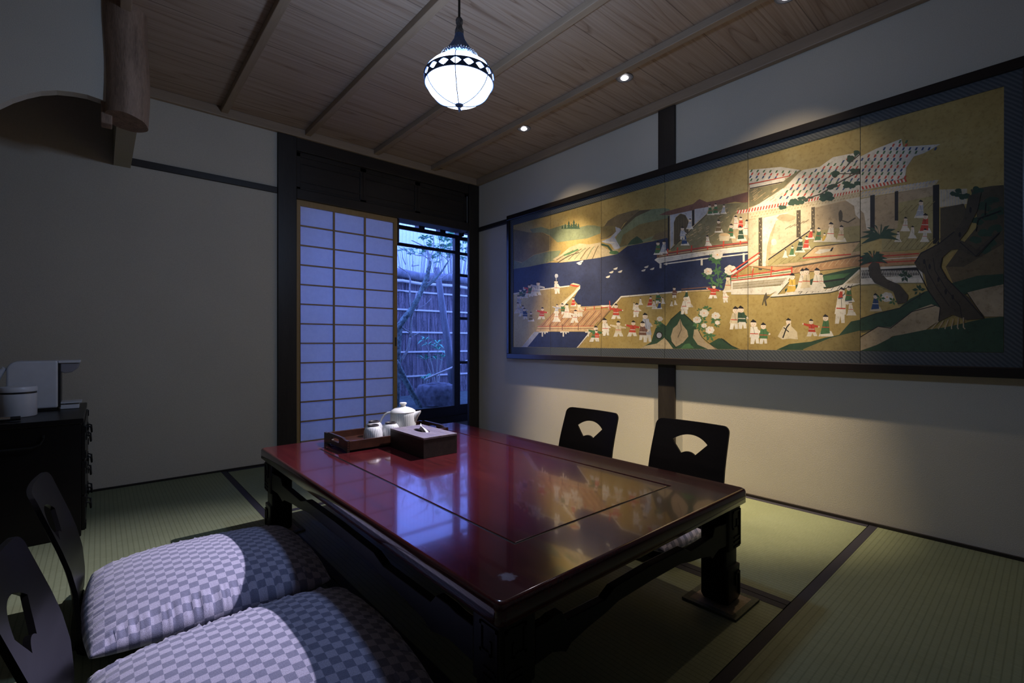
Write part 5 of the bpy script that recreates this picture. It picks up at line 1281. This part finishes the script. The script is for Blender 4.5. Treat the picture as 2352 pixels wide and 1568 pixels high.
# lidded canister
cc = (-0.262, 2.885, CH)
cn = thing('canister', 'white lidded canister with a black band, standing in front of the coffee machine', 'canister', cc)
MB().lathe([(0.0, 0.0), (0.056, 0.0), (0.058, 0.003), (0.058, 0.096), (0.0, 0.096)], 48, cc).build('body', 'white_plastic', cn, smooth=True)
MB().lathe([(0.0565, 0.096), (0.0565, 0.104), (0.0, 0.104)], 48, cc).build('band', 'black_plastic', cn, smooth=True)
MB().lathe([(0.0, 0.104), (0.058, 0.104), (0.0585, 0.106), (0.0585, 0.122), (0.056, 0.125), (0.0, 0.125)], 48, cc).build('lid', 'white_plastic', cn, smooth=True)
# kettle mostly out of view at the frame edge
kc = (-0.412, 3.06, CH)
kt = thing('kettle', 'white kettle with thin wire handle, mostly out of frame, beside the coffee machine', 'kettle', kc)
MB().lathe([(0.0, 0.0), (0.062, 0.0), (0.068, 0.012), (0.066, 0.09), (0.055, 0.165), (0.048, 0.19), (0.0, 0.192)], 40, kc).build('body', 'white_plastic', kt, smooth=True)
MB().lathe([(0.0, 0.218), (0.010, 0.216), (0.011, 0.205), (0.046, 0.196), (0.048, 0.190), (0.0, 0.190)], 32, kc).build('lid', 'white_plastic', kt, smooth=True)
MB().tube([(kc[0]+0.050, kc[1]-0.01, CH+0.12), (kc[0]+0.072, kc[1]-0.014, CH+0.165), (kc[0]+0.094, kc[1]-0.02, CH+0.200)], [0.022, 0.014, 0.009], 12).build('spout', 'white_plastic', kt, smooth=True)
MB().tube([(kc[0]-0.050+0.1*t/12, kc[1], CH+0.185+0.085*sin(pi*t/12)) for t in range(13)]+[(kc[0]+.052, kc[1], CH+0.170)], 0.0022, 6).build('wire_handle', 'black_plastic', kt, smooth=True)
pn = thing('pocket_torch', 'small dark cylinder with a chrome band lying on the black chest', 'torch', (-0.30, 2.715, CH))
MB().tube([(-0.365, 2.712, CH+0.0095), (-0.305, 2.714, CH+0.0095)], 0.009, 16).build('grip', 'black_plastic', pn, smooth=True)
MB().tube([(-0.305, 2.714, CH+0.0098), (-0.268, 2.716, CH+0.0098)], 0.0095, 16).build('chrome_band', 'chrome', pn, smooth=True)
MB().tube([(-0.268, 2.716, CH+0.0095), (-0.240, 2.717, CH+0.0095)], 0.0085, 16).build('tail', 'black_plastic', pn, smooth=True)

# ================================================================== GARDEN
struct('garden_ground', MB().box(-1.5, 7.5, YG+0.30, 9.5, -0.30, 0.02), 'moss_ground')
struct('garden_step', MB().box(-1.5, 7.5, YG+0.10, YG+0.30, -0.30, -0.10), 'stone')
gY = 6.25
fn = thing('garden_fence', 'weathered board fence with thin horizontal battens and a round top rail behind the garden tree', 'fence', (4.0, gY, 0.02))
for k in range(36):
    x0 = 0.6+k*0.185; MB().box(x0, x0+0.178, gY, gY+0.018, 0.10, 1.76).build('board', 'fence_wood', fn)
for z in (0.30, 0.66, 0.95, 1.28, 1.55): MB().box(0.6, 7.2, gY-0.022, gY, z-0.012, z+0.012).build('batten', 'bamboo', fn)
MB().box(0.6, 7.2, gY-0.03, gY+0.04, 0.02, 0.12).build('foot_board', 'fence_wood', fn)
MB().tube([(0.6+0.3*k, gY-0.02+0.01*sin(k*2.1), 1.80+0.018*sin(k*1.7)) for k in range(23)], 0.062, 12).build('top_rail', 'grey_timber', fn, smooth=True)
MB().tube([(0.6+0.3*k, gY-0.06, 1.68+0.012*sin(k*2.3)) for k in range(23)], 0.022, 10).build('under_rail', 'bamboo', fn, smooth=True)
for x in (3.0, 4.45, 6.0): MB().tube([(x, gY+0.06, 0.02), (x, gY+0.06, 1.9)], 0.05, 10).build('post', 'grey_timber', fn, smooth=True)
# neighbouring house wall above the fence
hw = thing('house_wall', 'pale ribbed wall of the neighbouring house above the fence', 'house', (4.0, 8.4, 0.02))
MB().box(-1.0, 8.8, 8.4, 8.5, 0.02, 4.2).build('wall', 'neighbour_wall', hw)
sd = MB()
for k in range(100): sd.box(0.0+k*0.08, 0.022+k*0.08, 8.385, 8.4, 1.0, 4.1)
sd.build('siding_ribs', 'neighbour_wall', hw)
def gp(px, py, y): return Vector(onY(px, py, y))
def tree(name, label, limbs, mat_='bark', cat='tree'):
    root = limbs[0][0][0]
    t = thing(name, label, cat, tuple(root))
    first = True
    for pts, r0, r1, part in limbs:
        # resample with slight wobble
        out = []; rr = []
        m = len(pts)
        for i in range(m-1):
            for s_ in range(4):
                u = s_/4; p = pts[i].lerp(pts[i+1], u); q_ = (i+u)/(m-1)
                wob = 0.010*noise.noise_vector((p*6)); out.append(p+wob); rr.append(r0+(r1-r0)*q_)
        out.append(pts[-1]); rr.append(r1)
        MB().tube(out, rr, 9).build(part, mat_ if part == 'trunk' else 'twig_bark' if r0 < .016 else mat_, t, smooth='all')
    return t
ty = 5.15
def L(lst, y=ty, dy=0): return [gp(x, yy, y+dy*i) for i, (x, yy) in enumerate(lst)]
# the bare plum: base hidden behind the shoji edge
tree('bare_tree', 'bare branching garden tree leaning across the gap beside the shoji', [
    (L([(905, 960), (910, 880), (912, 800), (918, 748), (945, 710), (968, 668), (982, 630), (988, 600)]), 0.055, 0.022, 'trunk'),
    (L([(968, 668), (1000, 640), (1015, 622), (1030, 600)]), 0.022, 0.008, 'branch'),
    (L([(982, 630), (985, 590), (980, 570), (962, 560), (945, 552)]), 0.014, 0.005, 'branch'),
    (L([(985, 600), (994, 575), (996, 550), (993, 535)]), 0.009, 0.004, 'branch'),
    (L([(945, 710), (940, 668), (942, 640), (935, 625), (915, 612)]), 0.013, 0.005, 'branch'),
    (L([(940, 672), (925, 668), (912, 667)]), 0.007, 0.004, 'branch'),
    (L([(968, 668), (975, 652), (992, 645), (1003, 648)]), 0.012, 0.006, 'branch'),
    (L([(1000, 640), (1012, 640), (1030, 628), (1040, 622)]), 0.008, 0.004, 'branch'),
    (L([(918, 748), (938, 762), (950, 770), (968, 762)]), 0.010, 0.004, 'branch'),
    (L([(942, 775), (938, 800), (918, 832)]), 0.014, 0.018, 'branch'),
    (L([(957, 672), (944, 735), (942, 775)]), 0.012, 0.014, 'branch'),
    (L([(988, 600), (975, 588), (955, 585), (925, 572), (915, 566)]), 0.007, 0.003, 'branch'),
    (L([(1030, 600), (1022, 590), (1012, 585)]), 0.006, 0.003, 'branch'), (L([(1030, 600), (1036, 590), (1046, 586)]), 0.006, 0.003, 'branch'),
    (L([(962, 608), (945, 612), (950, 600)]), 0.006, 0.003, 'branch'), (L([(932, 608), (924, 590), (922, 575)]), 0.006, 0.003, 'branch'),
    (L([(955, 712), (975, 700), (990, 685)]), 0.005, 0.003, 'branch'), (L([(985, 648), (1000, 625), (1008, 605)]), 0.006, 0.003, 'branch'),
])
tree('leaning_trunk', 'dark bare trunk slanting down beside the stone basin', [(L([(908, 830), (925, 862), (942, 893), (962, 928), (966, 940)], 4.95), 0.040, 0.028, 'trunk')], cat='tree')
lp = gp(1003, 615, 5.45); lq = gp(1042, 880, 5.30)
tag(MB().tube([lp, lp.lerp(lq, .3), lp.lerp(lq, .65), lq+Vector((0, 0, -0.12))], [0.040, 0.045, 0.05, 0.055], 12).build('prop_log', 'grey_timber', smooth='all', loc=tuple(lq)), 'grey propping log slanting against the garden fence', 'log')
# stone basin
bc = gp(1003, 905, 5.05); bc.z = 0.02
bt = thing('stone_basin', 'rough grey stone water basin on the ground under the bamboo spout', 'water basin', tuple(bc))
sv = []; sf = []; nb = 40
prof = [(0.24, 0.0), (0.255, 0.10), (0.255, 0.19), (0.245, 0.235), (0.215, 0.262), (0.15, 0.262), (0.135, 0.25), (0.12, 0.20), (0.0, 0.19)]
for r, z in prof:
    for k in range(nb):
        q = 2*pi*k/nb; e_ = (abs(cos(q))**4+abs(sin(q))**4)**(-.25); p = Vector((r*e_*0.92*cos(q)*.95, r*e_*.85*sin(q)*.9, z))
        p += 0.03*noise.noise_vector(p*7)+0.010*noise.noise_vector(p*22) if r > .14 else Vector((0, 0, 0)); sv.append(bc+p)
for i in range(len(prof)-1):
    for k in range(nb): sf.append((i*nb+k, i*nb+(k+1) % nb, (i+1)*nb+(k+1) % nb, (i+1)*nb+k))
MB().add(sv, sf).build('basin', 'stone', bt, smooth='all')
MB().lathe([(0.0, 0.235), (0.128, 0.235)], 32, tuple(bc)).build('water', 'window_glass', bt)
s0, s1 = gp(976, 871, 4.85), gp(1044, 841, 5.00)
tag(MB().tube([s0, s1, s1+(s1-s0)*1.2], 0.011, 10).build('bamboo_spout', 'bamboo', smooth='all', loc=tuple(s1)), 'pale bamboo spout slanting above the stone basin', 'water spout')
# shrub with strap leaves, and clipped foliage above the fence
def leafy(name, label, c, rad, n, ll, seed, matn, stemz=None, strap=True, group=None):
    t = thing(name, label, 'shrub' if strap else 'tree', (c.x, c.y, 0.02), group); rn_ = random.Random(seed); mb = MB(); st = MB()
    heads = [Vector((c.x+rn_.uniform(-1, 1)*rad[0], c.y+rn_.uniform(-1, 1)*rad[1], c.z+rn_.uniform(-1, 1)*rad[2])) for _ in range(max(4, n//9))]
    for h in heads:
        st.tube([Vector((c.x+rn_.uniform(-.03, .03), c.y, 0.02)), Vector((c.x+(h.x-c.x)*.4, c.y+(h.y-c.y)*.4, h.z*.55)), h], [0.008, 0.006, 0.003], 6)
        for k in range(9):
            a = 2*pi*k/9+rn_.uniform(-.3, .3); l = ll*rn_.uniform(.7, 1.15); up_ = rn_.uniform(-.2, .75)
            d = Vector((cos(a)*cos(up_), sin(a)*cos(up_), sin(up_))); s_ = d.cross(Vector((0, 0, 1))).normalized()*l*(.11 if strap else .28)
            tip = h+d*l+Vector((0, 0, -l*.25)); mid = h+d*l*.5
            mb.add([h, mid+s_, tip, mid-s_, mid+Vector((0, 0, -.004))], [(0, 1, 2, 4), (0, 4, 2, 3)])
    mb.build('foliage', matn, t); st.build('stem', 'twig_bark', t)
leafy('evergreen_shrub', 'green strap-leaved shrub growing against the fence above the basin', gp(1003, 805, 5.75), (0.20, 0.12, 0.17), 80, 0.17, 5, 'shrub_green')
leafy('evergreen_shrub', 'small low seedling with few leaves near the foot of the fence', gp(978, 866, 5.42), (0.10, 0.08, 0.04), 36, 0.10, 6, 'shrub_green')
leafy('leafy_tree', 'light green tree crown rising over the fence by the far end of the garden', gp(1040, 565, 6.9), (0.50, 0.25, 0.26), 520, 0.11, 8, 'leaf_green', strap=False)
leafy('leafy_tree', 'sparse green foliage above the fence behind the bare twigs', gp(955, 572, 7.85), (0.55, 0.16, 0.10), 260, 0.09, 9, 'leaf_green', strap=False)
